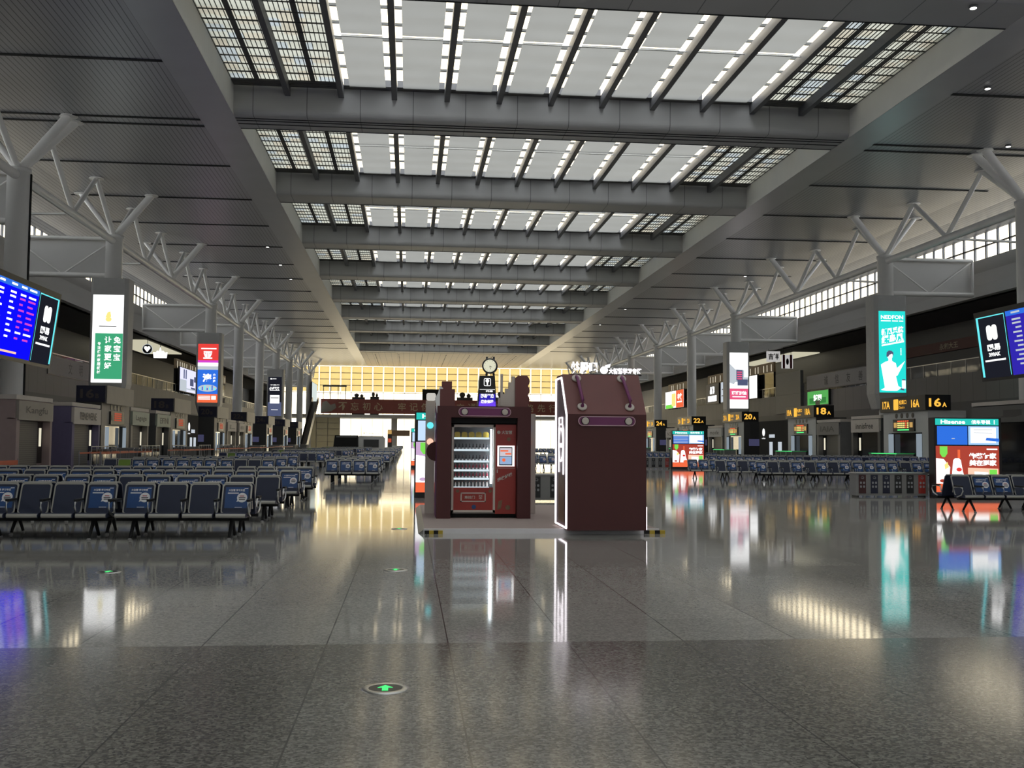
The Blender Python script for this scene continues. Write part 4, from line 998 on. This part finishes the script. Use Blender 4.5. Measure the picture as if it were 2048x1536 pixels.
MB().prism(rrect(.2, .16, .04), (.47, 22.3, 2.58), XU, ZU, (0, .1, 0)).build('flood_lamp', [EM('soft lamp white', (.75, .72, .66), .7)], t)

# the machine itself
vm = thing('vending_machine', 'red vending machine with lit shelves inside the maroon hut', 'vending machine', (1.52, 21.6, .09))
x0, x1, yf = .87, 2.18, 21.1
xg = 1.76                                        # right edge of the glass door
MB().box(xg, x1, yf, 22.0, .17, 1.98).build('control_cabinet', M_red, vm)
MB().box(x0, xg, 21.9, 22.0, .17, 1.98).box(x0, x0 + .03, yf + .05, 21.9, .17, 1.98).box(x0, xg, yf + .05, 21.9, 1.94, 1.98).box(x0, xg, yf + .05, 21.9, .17, .62).build('cabinet_shell', M_grey, vm)
d = MB(); d.box(x0, x0 + .045, yf, yf + .05, .2, 1.97); d.box(xg - .045, xg, yf, yf + .05, .2, 1.97); d.box(x0, xg, yf, yf + .05, 1.92, 1.97); d.box(x0, xg, yf, yf + .05, .2, .245)
dr = d.build('door_frame', M_cream, vm)
MB().box(x0 + .045, xg - .045, yf + .01, yf + .04, .245, .70).build('lower_panel', M_red, dr)
q = MB(); fx0, fx1, fz0, fz1 = x0 + .19, xg - .19, .41, .60
for a in ((fx0, fx1, fz0, fz0 + .022), (fx0, fx1, fz1 - .022, fz1), (fx0, fx0 + .022, fz0, fz1), (fx1 - .022, fx1, fz0, fz1)): q.box(a[0], a[1], yf, yf + .012, a[2], a[3])
q.text('推拉门', (fx0 + .08, yf - .002, .505), XU, ZU, h=.06, width=.21, bold=.02)
for k in range(3): q.prism([(0, .02), (.035, 0), (.07, .02), (.07, .03), (.035, .012), (0, .03)], (fx1 - .14, yf + .005, .465 + k * .03), XU, ZU, (0, .005, 0))
q.build('collection_flap', M_cream, dr)
bt = MB(); bt.disc((x0 + .13, yf + .008, .63), XU, ZU, .035, 0); bt.disc((xg - .1, yf + .008, .63), XU, ZU, .035, 0); bt.disc((1.33, yf + .008, .31), XU, ZU, .045, 1)
bt.build('round_sticker', [M_brown, M_stick], dr)
MB().quad([(x0 + .045, yf + .03, .70), (xg - .045, yf + .03, .70), (xg - .045, yf + .03, 1.92), (x0 + .045, yf + .03, 1.92)]).build('door_glass', GL('machine door glass', (.97, .98, .98), .03), dr)
MB().box(xg - .1, xg - .065, yf + .06, yf + .09, .78, 1.88).build('light_tube', EM('cool tube light', (.85, .95, 1.0), 16), vm)
MB().box(x0 + .03, xg, 21.87, 21.895, .62, 1.94).build('back_liner', P('pale blue liner', (.40, .47, .50), .5), vm)
zs = (.72, .90, 1.07, 1.25, 1.48, 1.72)
for z in zs: MB().box(x0 + .05, xg - .12, yf + .08, 21.86, z - .035, z - .02).box(x0 + .05, xg - .12, yf + .07, yf + .085, z - .045, z - .005, 1).build('shelf', [M_grey, EM('lit shelf edge', (.75, .88, .95), .9)], vm)
MB().box(x0, x1, yf + .1, 22.0, .1, .17).build('plinth', M_blackm, vm)
sc_ = MB(); sc_.box(xg + .04, x1 - .03, yf - .006, yf, 1.13, 1.55, 1); sc_.box(xg + .075, x1 - .075, yf - .014, yf - .006, 1.15, 1.52, 2)
sc_.quad([(xg + .09, yf - .016, 1.17), (x1 - .09, yf - .016, 1.17), (x1 - .09, yf - .016, 1.33), (xg + .09, yf - .016, 1.33)], 0); sc_.quad([(xg + .09, yf - .016, 1.34), (x1 - .09, yf - .016, 1.34), (x1 - .09, yf - .016, 1.50), (xg + .09, yf - .016, 1.50)], 3)
sc_.box(xg + .1, x1 - .16, yf - .02, yf - .018, 1.43, 1.46, 4); sc_.box(xg + .2, x1 - .1, yf - .02, yf - .018, 1.37, 1.40, 4); sc_.disc((xg + .17, yf - .019, 1.26), XU, ZU, .035, 4)
sc_.build('touch_screen', [EM('screen pale blue', (.35, .50, .75), .8), E_white, M_black, EM('screen pale rose', (.72, .66, .72), .8), E_redorange], vm)
l = MB(); l.disc((xg + .065, yf - .004, 1.82), XU, ZU, .035, 0); l.text('大智慧', (xg + .12, yf - .004, 1.82), XU, ZU, h=.075, width=.22, bold=.03)
l.text('请收好哦', (xg + .04, yf - .004, .85), Vector((1, 0, .42)).normalized(), ZU, h=.08, width=.33, bold=.03)
l.box(xg + .02, x1 - .02, yf - .004, yf - .002, 1.09, 1.1); l.box(xg + .03, xg + .05, yf - .004, yf - .002, 1.0, 1.07); l.build('panel_lettering', M_cream, vm)
s_ = MB(); s_.prism([(0, 0), (.08, .03), (.11, .2), (.03, .18)], (xg + .04, yf - .004, .25), XU, ZU, (0, .002, 0)); s_.disc((xg + .26, yf - .004, .3), XU, ZU, .05); s_.disc((xg + .27, yf - .004, 1.68), XU, ZU, .04)
s_.build('printed_snack', M_brown, vm)
# goods on the shelves
def bottle(body, cap, name, label, h):
    o = tag(MB().lathe([(.018, 0), (.02, .005), (.02, h * .55), (.009, h * .8), (.009, h * .92)], (0, 0, 0), 10).build(name, body), label, 'bottle', label.split(' on ')[0] + 's in the vending machine')
    MB().lathe([(.011, h * .9), (.011, h)], (0, 0, 0), 8).build('cap', cap, o); MB().lathe([(.0206, h * .12), (.0206, h * .36)], (0, 0, 0), 10).build('bottle_label', M_white, o)
    return o
M_bd = P('dark bottle', (.03, .035, .05), .2); M_br = P('red drink bottle', (.30, .03, .06), .25); M_bw = P('pale drink can', (.75, .70, .68), .3)
pb = {'dark': bottle(M_bd, M_black, 'dark_bottle', 'small dark bottle on a middle shelf of the vending machine', .125),
      'red': bottle(M_br, M_cream, 'red_bottle', 'red drink bottle on a lower shelf of the vending machine', .13),
      'pale': bottle(M_bw, M_red, 'pale_bottle', 'pale drink bottle on the lowest shelf of the vending machine', .12)}
first = {k: True for k in pb}
for z, kind, n in ((1.48, 'dark', 10), (1.25, 'dark', 10), (1.07, 'red', 10), (.90, 'red', 10), (.72, 'pale', 10)):
    for i in range(n):
        o = pb[kind] if first[kind] else copy_tree(pb[kind]); first[kind] = False
        o.location = (x0 + .09 + i * (xg - .16 - x0 - .09) / (n - 1), yf + .14, z - .02)
for i in range(5):
    xx = x0 + .12 + i * .145
    o = tag(MB().box(-.058, .058, -.03, .03, 0, .1).prism([(-.058, .1), (.058, .1), (.03, .125), (-.03, .125)], (0, -.03, 0), XU, ZU, (0, .06, 0)).build('snack_pack', P('yellow snack pack', (.50, .36, .06), .4, 0, .3, 30)), 'yellow snack pack on the top shelf of the vending machine', 'snack', 'yellow snack packs in the vending machine')
    o.location = (xx, yf + .14, 1.70)

# ------------------------------------------------------------------ clock totem behind the hut
t = thing('clock_totem', 'black and violet lit totem topped by a round clock', 'clock', (3.01, 40.2, 0))
b = MB(); b.prism([(-.40, 0), (.40, 0), (.40, 2.6), (.29, 4.2), (-.29, 4.2), (-.40, 2.6)], (3.0, 40, 0), XU, ZU, (0, .5, 0)); b.build('housing', M_black, t)
s = MB()
def band(z0, z1, mi):
    wz = lambda z: .36 if z < 2.6 else .36 - .10 * (z - 2.6) / 1.6
    s.quad([(3 - wz(z0), 39.985, z0), (3 + wz(z0), 39.985, z0), (3 + wz(z1), 39.985, z1), (3 - wz(z1), 39.985, z1)], mi)
band(1.2, 2.9, 1); band(2.9, 3.2, 0); band(3.2, 3.5, 2); band(3.66, 3.672, 3)
s.text('网易严选', (3.0, 39.98, 3.42), XU, ZU, h=.16, width=.5, mi=3, align='C', bold=.04); s.text('邀你体验', (3.0, 39.98, 3.2), XU, ZU, h=.14, width=.5, mi=3, align='C', bold=.04)
s.text('网易', (3.08, 39.98, 3.6), XU, ZU, h=.07, width=.26, mi=3, align='C', bold=.03)
o_ = rrect(.27, .3, .05); i_ = rrect(.23, .26, .035); k = len(o_); s.add([(3 + q[0], 39.98, 3.95 + q[1]) for q in o_] + [(3 + q[0], 39.98, 3.95 + q[1]) for q in i_], [(j, (j + 1) % k, k + (j + 1) % k, k + j) for j in range(k)], 3)
s.disc((3, 39.98, 4.0), XU, ZU, .07, 3, 14); s.box(2.975, 3.025, 39.97, 39.98, 3.84, 3.95, 3)
s.build('lit_screen', [E_violet, E_magenta, E_blue2, E_white], t)
c = MB(); c.lathe([(.28, 0), (.30, .04), (.30, .26), (.27, .3)], (3.1, 40.0, 4.56), 28, 0, (-.12, -1, 0))
c.tube((2.95, 39.95, 4.2), (2.98, 39.95, 4.36), .04, 8).tube((3.25, 39.95, 4.2), (3.22, 39.95, 4.36), .04, 8).box(2.93, 3.0, 39.85, 39.95, 4.8, 4.92).box(3.2, 3.27, 39.85, 39.95, 4.8, 4.92)
ck = c.build('clock_case', P('dark clock metal', (.05, .05, .055), .35, .6), t)
f = MB(); nrm = Vector((-.12, -1, 0)).normalized(); u = Vector((1, -.12, 0)).normalized(); cc = Vector((3.1, 40, 4.56)) + nrm * .305
f.disc(cc, u, ZU, .24, 0, 28); f.quad([cc + nrm * .004 + u * a + Vector(ZU) * b_ for a, b_ in ((-.01, -.02), (.01, -.02), (.045, -.13), (.03, -.135))], 1); f.quad([cc + nrm * .004 + u * a + Vector(ZU) * b_ for a, b_ in ((0, -.02), (0, .01), (.09, -.05), (.085, -.06))], 1)
for i in range(12):
    a = i * math.pi / 6; p = cc + nrm * .003 + u * (.2 * math.cos(a)) + Vector(ZU) * (.2 * math.sin(a)); f.disc(p, u, ZU, .011, 1, 6)
f.build('clock_dial', [EM('lit clock dial', (.9, .9, .68), .75), M_black], ck)

# ------------------------------------------------------------------ bench seating
SP = .53
def seat_parts(i, kind):
    cx = (i - 1.5) * SP; w = .49
    lean = Vector((0, .20, .50)); o = Vector((cx, .20, .385)); U = Vector(XU); V = lean.normalized(); N = Vector((0, -V.z, V.y)); Lb = lean.length
    ctr = o + V * (Lb / 2)
    bk = MB(); bk.prism(rrect(w, Lb, .05, 4), ctr, U, V, -N * .03, 0)
    rim_o = rrect(w, Lb, .05, 4); rim_i = [(q[0], q[1] - .008) for q in rrect(w - .045, Lb - .045, .04, 4)]; k = len(rim_o)
    bk.add([ctr + U * q[0] + V * q[1] + N * .012 for q in rim_o] + [ctr + U * q[0] + V * q[1] + N * .012 for q in rim_i], [(j, (j + 1) % k, k + (j + 1) % k, k + j) for j in range(k)], 1)
    bk.add([ctr + U * q[0] + V * q[1] for q in rim_o] + [ctr + U * q[0] + V * q[1] + N * .012 for q in rim_o], [(j, (j + 1) % k, k + (j + 1) % k, k + j) for j in range(k)], 1)
    bk.prism([(q[0], q[1] - .008) for q in rrect(w - .05, Lb - .05, .04, 4)], ctr, U, V, N * .008, 2 if kind == 'G' else 0)
    bk.tube(o + V * Lb + U * (-w / 2 + .03) , o + V * Lb + U * (w / 2 - .03), .02, 8, 1)
    st = None
    if kind == 'S':
        st = MB(); c2 = ctr + V * .0 + N * .0095
        f = lambda a, b, e=0.0: c2 + U * a + V * b + N * e
        def r(a, b, c, d, mi, e): st.quad([f(a, b, e), f(c, b, e), f(c, d, e), f(a, d, e)], mi)
        r(-.19, -.17, .19, .20, 0, 0)
        for a, b in ((-.145, .02), (-.0, .02)): pass
        st.text('大智慧 学习专区', f(-.14, .145, .001), U, V, h=.04, width=.27, mi=1, bold=.03); r(-.15, .085, .03, .103, 1, .001); r(.12, .17, .18, .182, 1, .001)
        st.disc(f(.09, .015, .001), U, V, .085, 1, 18); st.quad([f(.0, -.06, .001), f(.04, -.05, .001), f(.02, -.01, .001)], 1)
        r(.05, .035, .125, .05, 2, .002); r(.035, .005, .145, .022, 3, .002); r(.04, -.025, .14, -.008, 3, .002)
        r(-.02, -.16, .1, -.15, 1, .001)
    pan = MB(); pr = [(.22, .40), (-.18, .43), (-.25, .425), (-.285, .40), (-.285, .365), (-.25, .345), (-.16, .355), (.22, .345)]
    pan.prism([(p[0], p[1]) for p in pr], (cx - w / 2, 0, 0), YU, ZU, (w, 0, 0), 0); pan.tube((cx - w / 2 + .01, -.262, .385), (cx + w / 2 - .01, -.262, .385), .034, 12, 1)
    return bk, st, pan
def armrest(x):
    a = MB(); a.path([(x, .24, .47), (x, .20, .60), (x, -.08, .62), (x, -.2, .59), (x, -.23, .52), (x, -.16, .42), (x, .05, .36)], .016, 8, 0); a.box(x - .028, x + .028, -.19, .16, .61, .645, 1)
    return a
def leg(x):
    g = MB(); g.tube((x, 0, .33), (x, -.27, .035), .035, 8, 0, .024); g.tube((x, 0, .33), (x, .27, .035), .035, 8, 0, .024)
    for s_ in (-1, 1): g.lathe([(.034, 0), (.034, .015), (.02, .03)], (x, s_ * .28, 0), 10, 1)
    return g
def make_bench(kinds, name='waiting_bench'):
    t = bpy.data.objects.new(name, None); COL.objects.link(t)
    for i, k in enumerate(kinds):
        bk, st, pan = seat_parts(i, k)
        bo = bk.build('backrest', [M_pad, M_rim, M_green], t, True)
        if k == 'G': bo['label'] = 'green backrest'
        if st:
            so = st.build('sticker', [M_stick, M_white, M_red, M_print], bo, True); so['label'] = 'blue printed sticker'
        pan.build('seat', [M_pad, M_rim], t, True)
    for x in (-2, -1, 0, 1, 2): armrest(x * SP).build('armrest', [M_chrome, M_blackm], t, True)
    for x in (-.78, .78): leg(x).build('leg', [M_blackm, M_grey], t, True)
    MB().box(-1.06, 1.06, -.05, .05, .29, .34).build('beam', M_blackm, t, True)
    return t
def make_far_bench(kinds):
    al = MB(); off = {'pad': 0}
    def merge(mb, remap):
        b = len(al.v); al.v.extend(mb.v)
        for f, m_, s_ in zip(mb.f, mb.m, mb.sm): al.f.append(tuple(b + i for i in f)); al.m.append(remap[m_]); al.sm.append(s_)
    for i, k in enumerate(kinds):
        bk, st, pan = seat_parts(i, k); merge(bk, {0: 0, 1: 1, 2: 2}); merge(pan, {0: 0, 1: 1})
        if st: merge(st, {0: 3, 1: 4, 2: 5, 3: 5})
    for x in (-2, -1, 0, 1, 2): merge(armrest(x * SP), {0: 6, 1: 7})
    for x in (-.78, .78): merge(leg(x), {0: 7, 1: 7})
    return al.build('waiting_bench', [M_pad, M_rim, M_green, M_stick, M_white, M_red, M_chrome, M_blackm])
protos = {}
def place_bench(x, y, kinds, front, label, group, far=False):
    key = (kinds, far)
    if key not in protos:
        o = make_far_bench(kinds) if far else make_bench(kinds); protos[key] = o
    else: o = copy_tree(protos[key])
    o.location = (x, y, 0); o.rotation_euler = (0, 0, 0 if front else math.pi)
    tag(o, label, 'bench', group)
BP = 2.2
# near left block: four rows of back-to-back benches, ends at x = -2.6
ROWS = [(18.05, ['S--S', 'S--S', 'S--S']), (21.9, ['S---', 'SS-S', 'SSSS', '-SSS', 'S-SS']), (25.9, ['SSSS', 'SSSS', '-SSS', 'SS-S', 'SSSS']), (29.5, ['SS-S', '-SSS', 'S-SS', 'SSSS', '--SS', 'SSSS'])]
for r, (y, ks) in enumerate(ROWS):
    for j, k in enumerate(ks):
        x = -2.6 - 1.06 - j * BP
        kk = k if r or j else 'S--S'
        if r == 1 and j == 0: kk = 'SS--'
        if r == 3 and j == 0: kk = '-SSS'
        place_bench(x, y - .4, kk, True, 'navy bench facing the entrance, near left seats, %s row, %s from aisle' % (ORD[r], ORD[j]), 'benches of the near left seats')
        place_bench(x, y + .6, 'SSSS', False, 'navy bench facing the far end, near left seats, %s row, %s from aisle' % (ORD[r], ORD[j]), 'benches of the near left seats')
def block(rows, x_right, n, first_kinds, where, group, far, rear=True, step=-1):
    for r, y in enumerate(rows):
        for j in range(n):
            x = x_right + step * (1.06 + j * BP)
            k = first_kinds.get((r, j), random.choice(['SSSS', 'SSSS', 'S-SS', 'SS-S', '-SSS', '--SS']))
            place_bench(x, y - .4, k, True, 'navy bench facing the entrance, %s, %s row, %s from aisle' % (where, ORD[r], ORD[j]), group, far)
            if rear and (j == 0 or r == 0 and not far): place_bench(x, y + .6, 'SSSS', False, 'navy bench facing the far end, %s, %s row, %s from aisle' % (where, ORD[r], ORD[j]), group, far)
starts = [41.7, 66.2, 91.5, 117, 142.5, 168, 193, 215]
for b_, y in enumerate(starts):
    rows = [y, y + 4.2, y + 8.7]; far = b_ > 0
    block(rows, -1.13, 1, {(0, 0): 'SSSS'}, '%s aisle column' % ORD[b_], 'benches of the column beside the aisle', far)
    block(rows, -5.2, 3, {(0, 2): '-GSS', (0, 1): 'SSSS', (0, 0): 'S--S'}, '%s left block' % ORD[b_], 'benches of the left blocks past the near seats', far)
# right side
for j, k in enumerate(('-SS-', 'SSSS', 'S-SS')):
    x = 13.45 + 1.06 + j * BP
    place_bench(x, 24.45, k, True, 'navy bench facing the entrance, nearest right row, %s from left' % ORD[j], 'benches of the nearest right row')
    place_bench(x, 25.5, 'SSSS', False, 'navy bench facing the far end, nearest right row, %s from left' % ORD[j], 'benches of the nearest right row')
for r, (y, xs, n) in enumerate(((44.0, 15.1, 5), (46.1, 13.9, 6), (48.2, 13.2, 7))):
    for j in range(n):
        k = ['S--S', '-S-S', 'SSSS', '-SSS', 'SS-S', 'S-SS', 'SSSS'][(j + r) % 7]
        place_bench(xs + 1.06 + j * BP, y, k, True, 'navy bench facing the entrance, middle right seats, %s row, %s from left' % (ORD[r], ORD[j]), 'benches of the middle right seats', r > 0)
for r, y in enumerate((64, 68.2, 72.5)):
    for j in range(7): place_bench(19.6 + 1.06 + j * BP, y, ['SSSS', 'S-SS', 'SS-S'][j % 3], True, 'navy bench facing the entrance, far right seats, %s row, %s from left' % (ORD[r], ORD[j]), 'benches of the far right seats', True)
for b_, y in enumerate((92, 118, 144)):
    for r in range(3):
        for j in range(5): place_bench(17 + 1.06 + j * BP, y + 4.2 * r, 'SSSS', True, 'navy bench facing the entrance, %s distant right block, %s row, %s from left' % (ORD[b_], ORD[r], ORD[j]), 'benches of the distant right blocks', True)
for r in range(3):
    for j in range(3): place_bench(3.4 + 1.06 + j * BP, 62 + 4 * r, 'SSSS', True, 'navy bench facing entrance, between hut and bag, %s row, %s from left' % (ORD[r], ORD[j]), 'benches seen between the hut and the bag', True)

# ------------------------------------------------------------------ floor lights, ceiling lamps, barriers
for x, y, r, lab in ((-.13, 6.91, .155, 'round floor light with a green arrow, nearest the camera'), (-.14, 13.25, .15, 'round floor light straight behind the nearest one'), (-3.61, 13.18, .15, 'round floor light in front of the left benches'), (-.15, 19.49, .15, 'round floor light left of the hut platform')):
    t = thing('floor_light', lab, 'floor light', (x, y, 0), 'round exit lights in the floor')
    MB().lathe([(r, 0), (r * .97, .006), (r * .72, .008), (r * .7, .006)], (x, y, 0), 32).build('metal_ring', M_chrome, t)
    MB().lathe([(r * .7, 0), (r * .7, .007)], (x, y, 0), 28).build('dark_lens', M_black, t)
    MB().prism([(-.02, -.08), (.02, -.08), (.02, .0), (.05, .0), (0, .07), (-.05, .0), (-.02, .0)], (x, y, .0075), XU, YU, (0, 0, .002)).build('green_arrow', E_led, t)
dl = [(32.6, 55.3, 'right soffit nearest the camera'), (40.3, 66.0, 'top of the first right column'), (-15, 110.3, 'first of the left soffit'), (-15, 121.4, 'second of the left soffit'), (-15, 132, 'third of the left soffit'), (40.3, 121.6, 'above the right truss'), (32.4, 154.1, 'far right soffit'), (25.9, 45, 'beam over the right skylight'), (-23, 200, 'far left soffit'), (32.4, 175, 'farthest right soffit')]
for x, y, lab in dl:
    t = thing('ceiling_lamp', 'small bright ceiling lamp, ' + lab, 'ceiling light', (x, y, ZC - .1), 'small ceiling lamps')
    MB().lathe([(.2, 0), (.22, -.08), (.17, -.12)], (x, y, ZC), 16, 0, (0, 0, 1)).build('lamp_can', M_rib, t)
    MB().lathe([(.15, 0), (.15, -.01)], (x, y, ZC - .125), 16).build('lens', EM('lamp lens', (1, .97, .9), 6), t)
# belt barriers near the left gates
for i, (y0_, y1_) in enumerate(((62, 74), (84, 97), (105, 119), (126, 140), (148, 162))):
    for row, xx in enumerate((-17.6, -18.8)):
        t = thing('belt_barrier', 'orange belt barrier %s the left gates, %s along the hall' % ('nearer the seats by' if row == 0 else 'close before', ORD[i]), 'barrier', (xx, y0_, 0), 'orange belt barriers')
        y = y0_
        while y <= y1_ + .1: MB().tube((xx, y, 0), (xx, y, .95), .03, 8).lathe([(.15, 0), (.15, .02), (.03, .05)], (xx, y, 0), 12).build('post', M_grey, t); y += (y1_ - y0_) / 6
        MB().box(xx - .01, xx + .01, y0_, y1_, .80, .90).build('belt', M_orange, t)
t = thing('belt_barrier', 'short orange belt barrier beyond the near left seats', 'barrier', (-13.3, 33, 0), 'orange belt barriers')
for y in (33, 35, 37.2): MB().tube((-13.3, y, 0), (-13.3, y, .95), .03, 8).lathe([(.15, 0), (.15, .02), (.03, .05)], (-13.3, y, 0), 12).build('post', M_grey, t)
MB().box(-13.31, -13.29, 33, 37.2, .74, .9).build('belt', M_orange, t)
for i, y in enumerate((66, 78, 88, 99, 110)):
    t = thing('steel_railing', 'steel railing with glass before the left gates, %s along the hall' % ORD[i], 'railing', (-20, y, 0), 'steel railings before the left gates')
    b = MB()
    for k in range(6): MB().tube((-19.3, y + k * 1.1, 0), (-19.3, y + k * 1.1, 1.25), .035, 8).build('post', M_chrome, t)
    b.tube((-19.3, y, 1.2), (-19.3, y + 5.5, 1.2), .03, 8); b.build('handrail', M_chrome, t)
    MB().box(-19.31, -19.29, y + .05, y + 5.45, .1, 1.05).build('infill_panel', M_dglass, t)

# ------------------------------------------------------------------ far end objects
for x, label in ((-22.6, 'escalator rising at the far left end'), (40.3, 'escalator rising at the far right end')):
    t = thing('escalator', label, 'escalator', (x, 238, 0))
    pr = [(226, 0), (230, 0), (256, 11), (256, 12.3), (254, 12.3), (228, 1.1), (226, 1.1)]
    MB().prism([(p[0], p[1]) for p in pr], (x - .7, 0, 0), YU, ZU, (.08, 0, 0)).build('side_skirt', M_black, t); MB().prism([(p[0], p[1]) for p in pr], (x + .62, 0, 0), YU, ZU, (.08, 0, 0)).build('side_skirt', M_black, t)
    MB().prism([(226, 0), (230, 0), (256, 10.9), (256, 11.4), (229, .3), (226, .3)], (x - .6, 0, 0), YU, ZU, (1.2, 0, 0)).build('steps', M_grey, t)
t = thing('black_kiosk_box', 'long black display box standing before the bright far opening', 'display stand', (-8.6, 155, 0)); MB().prism([(-1.9, 0), (1.8, 0), (1.75, 2.6), (-1.6, 2.6)], (-9.2, 155, 0), XU, ZU, (0, 2, 0)).build('body', M_blackm, t); MB().box(-10.6, -7.6, 154.96, 155, 2.3, 2.45).build('top_band', M_grey, t)
t = thing('grey_service_booth', 'grey rounded service booth before the bright far opening', 'booth', (-6.2, 160, 0))
MB().prism([(-2.2, 0), (2.1, 0), (2.1, 2.2), (1.8, 2.55), (-1.8, 2.55), (-2.1, 2.2)], (-5.7, 160, 0), XU, ZU, (0, 2.5, 0)).build('body', M_wall, t); MB().box(-6.8, -4.5, 159.95, 160, .8, 2.0).build('window', M_print, t)
l = MB(); l.text('服务台 Service', (-5.7, 160.2, 2.95), XU, ZU, h=.3, width=2.4, align='C', bold=.03); l.build('roof_lettering', M_print, t)
t = thing('direction_sign', 'brown direction sign on a post with an orange head', 'sign', (-2.5, 165, 0))
MB().box(-3.3, -2.6, 165, 165.3, 0, 3.6).build('post', M_print, t); MB().box(-2.6, .2, 165, 165.2, 2.6, 3.5).build('arm_board', M_brown, t); MB().box(-3.25, -2.65, 164.95, 165, 2.9, 3.5).build('orange_head', E_dimamber, t); MB().box(-3.2, -2.7, 164.95, 165, 1.6, 2.2).build('red_head', E_dimred, t)
for x, y, w, h, lab in ((-12.6, 262.3, 3.2, 1.6, 'rounded plant-like stall on the far bridge, left one'), (-8.6, 262.3, 2.2, 2.0, 'rounded plant-like stall on the far bridge, right one'), (14, 262.3, 4, 2.2, 'low dark stall on the far bridge behind the hut'), (24, 262.3, 5, 2.6, 'red signed stall on the far bridge behind the clock')):
    t = thing('bridge_stall', lab, 'stall', (x, y, 12.3))
    MB().box(x - w / 2, x + w / 2, y, y + 1, 8.5, 12.3 + h * .35).build('counter', M_print, t)
    MB().lathe([(w * .12, 0), (w * .2, h * .25), (w * .16, h * .5), (.02, h * .6)], (x - w * .15, y + .5, 12.3 + h * .35), 14).lathe([(w * .1, 0), (w * .16, h * .2), (.02, h * .5)], (x + w * .25, y + .5, 12.3 + h * .35), 14).build('canopy', M_print, t)
t = thing('bridge_pavilion', 'thin framed pavilion at the left of the far bridge', 'pavilion', (-18.5, 263, 8.5))
f = MB()
for xx in (-21.3, -19.5, -17.7, -15.8): f.box(xx - .08, xx + .08, 263, 263.2, 8.5, 15.6)
f.box(-21.5, -15.6, 262.9, 263.3, 15.4, 15.8); f.box(-21.5, -15.6, 263, 263.2, 13.6, 13.7); f.build('frame', M_print, t)
t = thing('black_sign_box', 'black sign box standing on the far bridge left of the hut', 'sign', (5.5, 262.1, 8.5)); MB().box(3.3, 8.0, 262.06, 262.3, 12.3, 15.0).build('panel', M_blackm, t)
for xx in (4.0, 7.2): MB().box(xx - .1, xx + .1, 262.06, 262.26, 8.5, 12.3).build('leg', M_black, t)
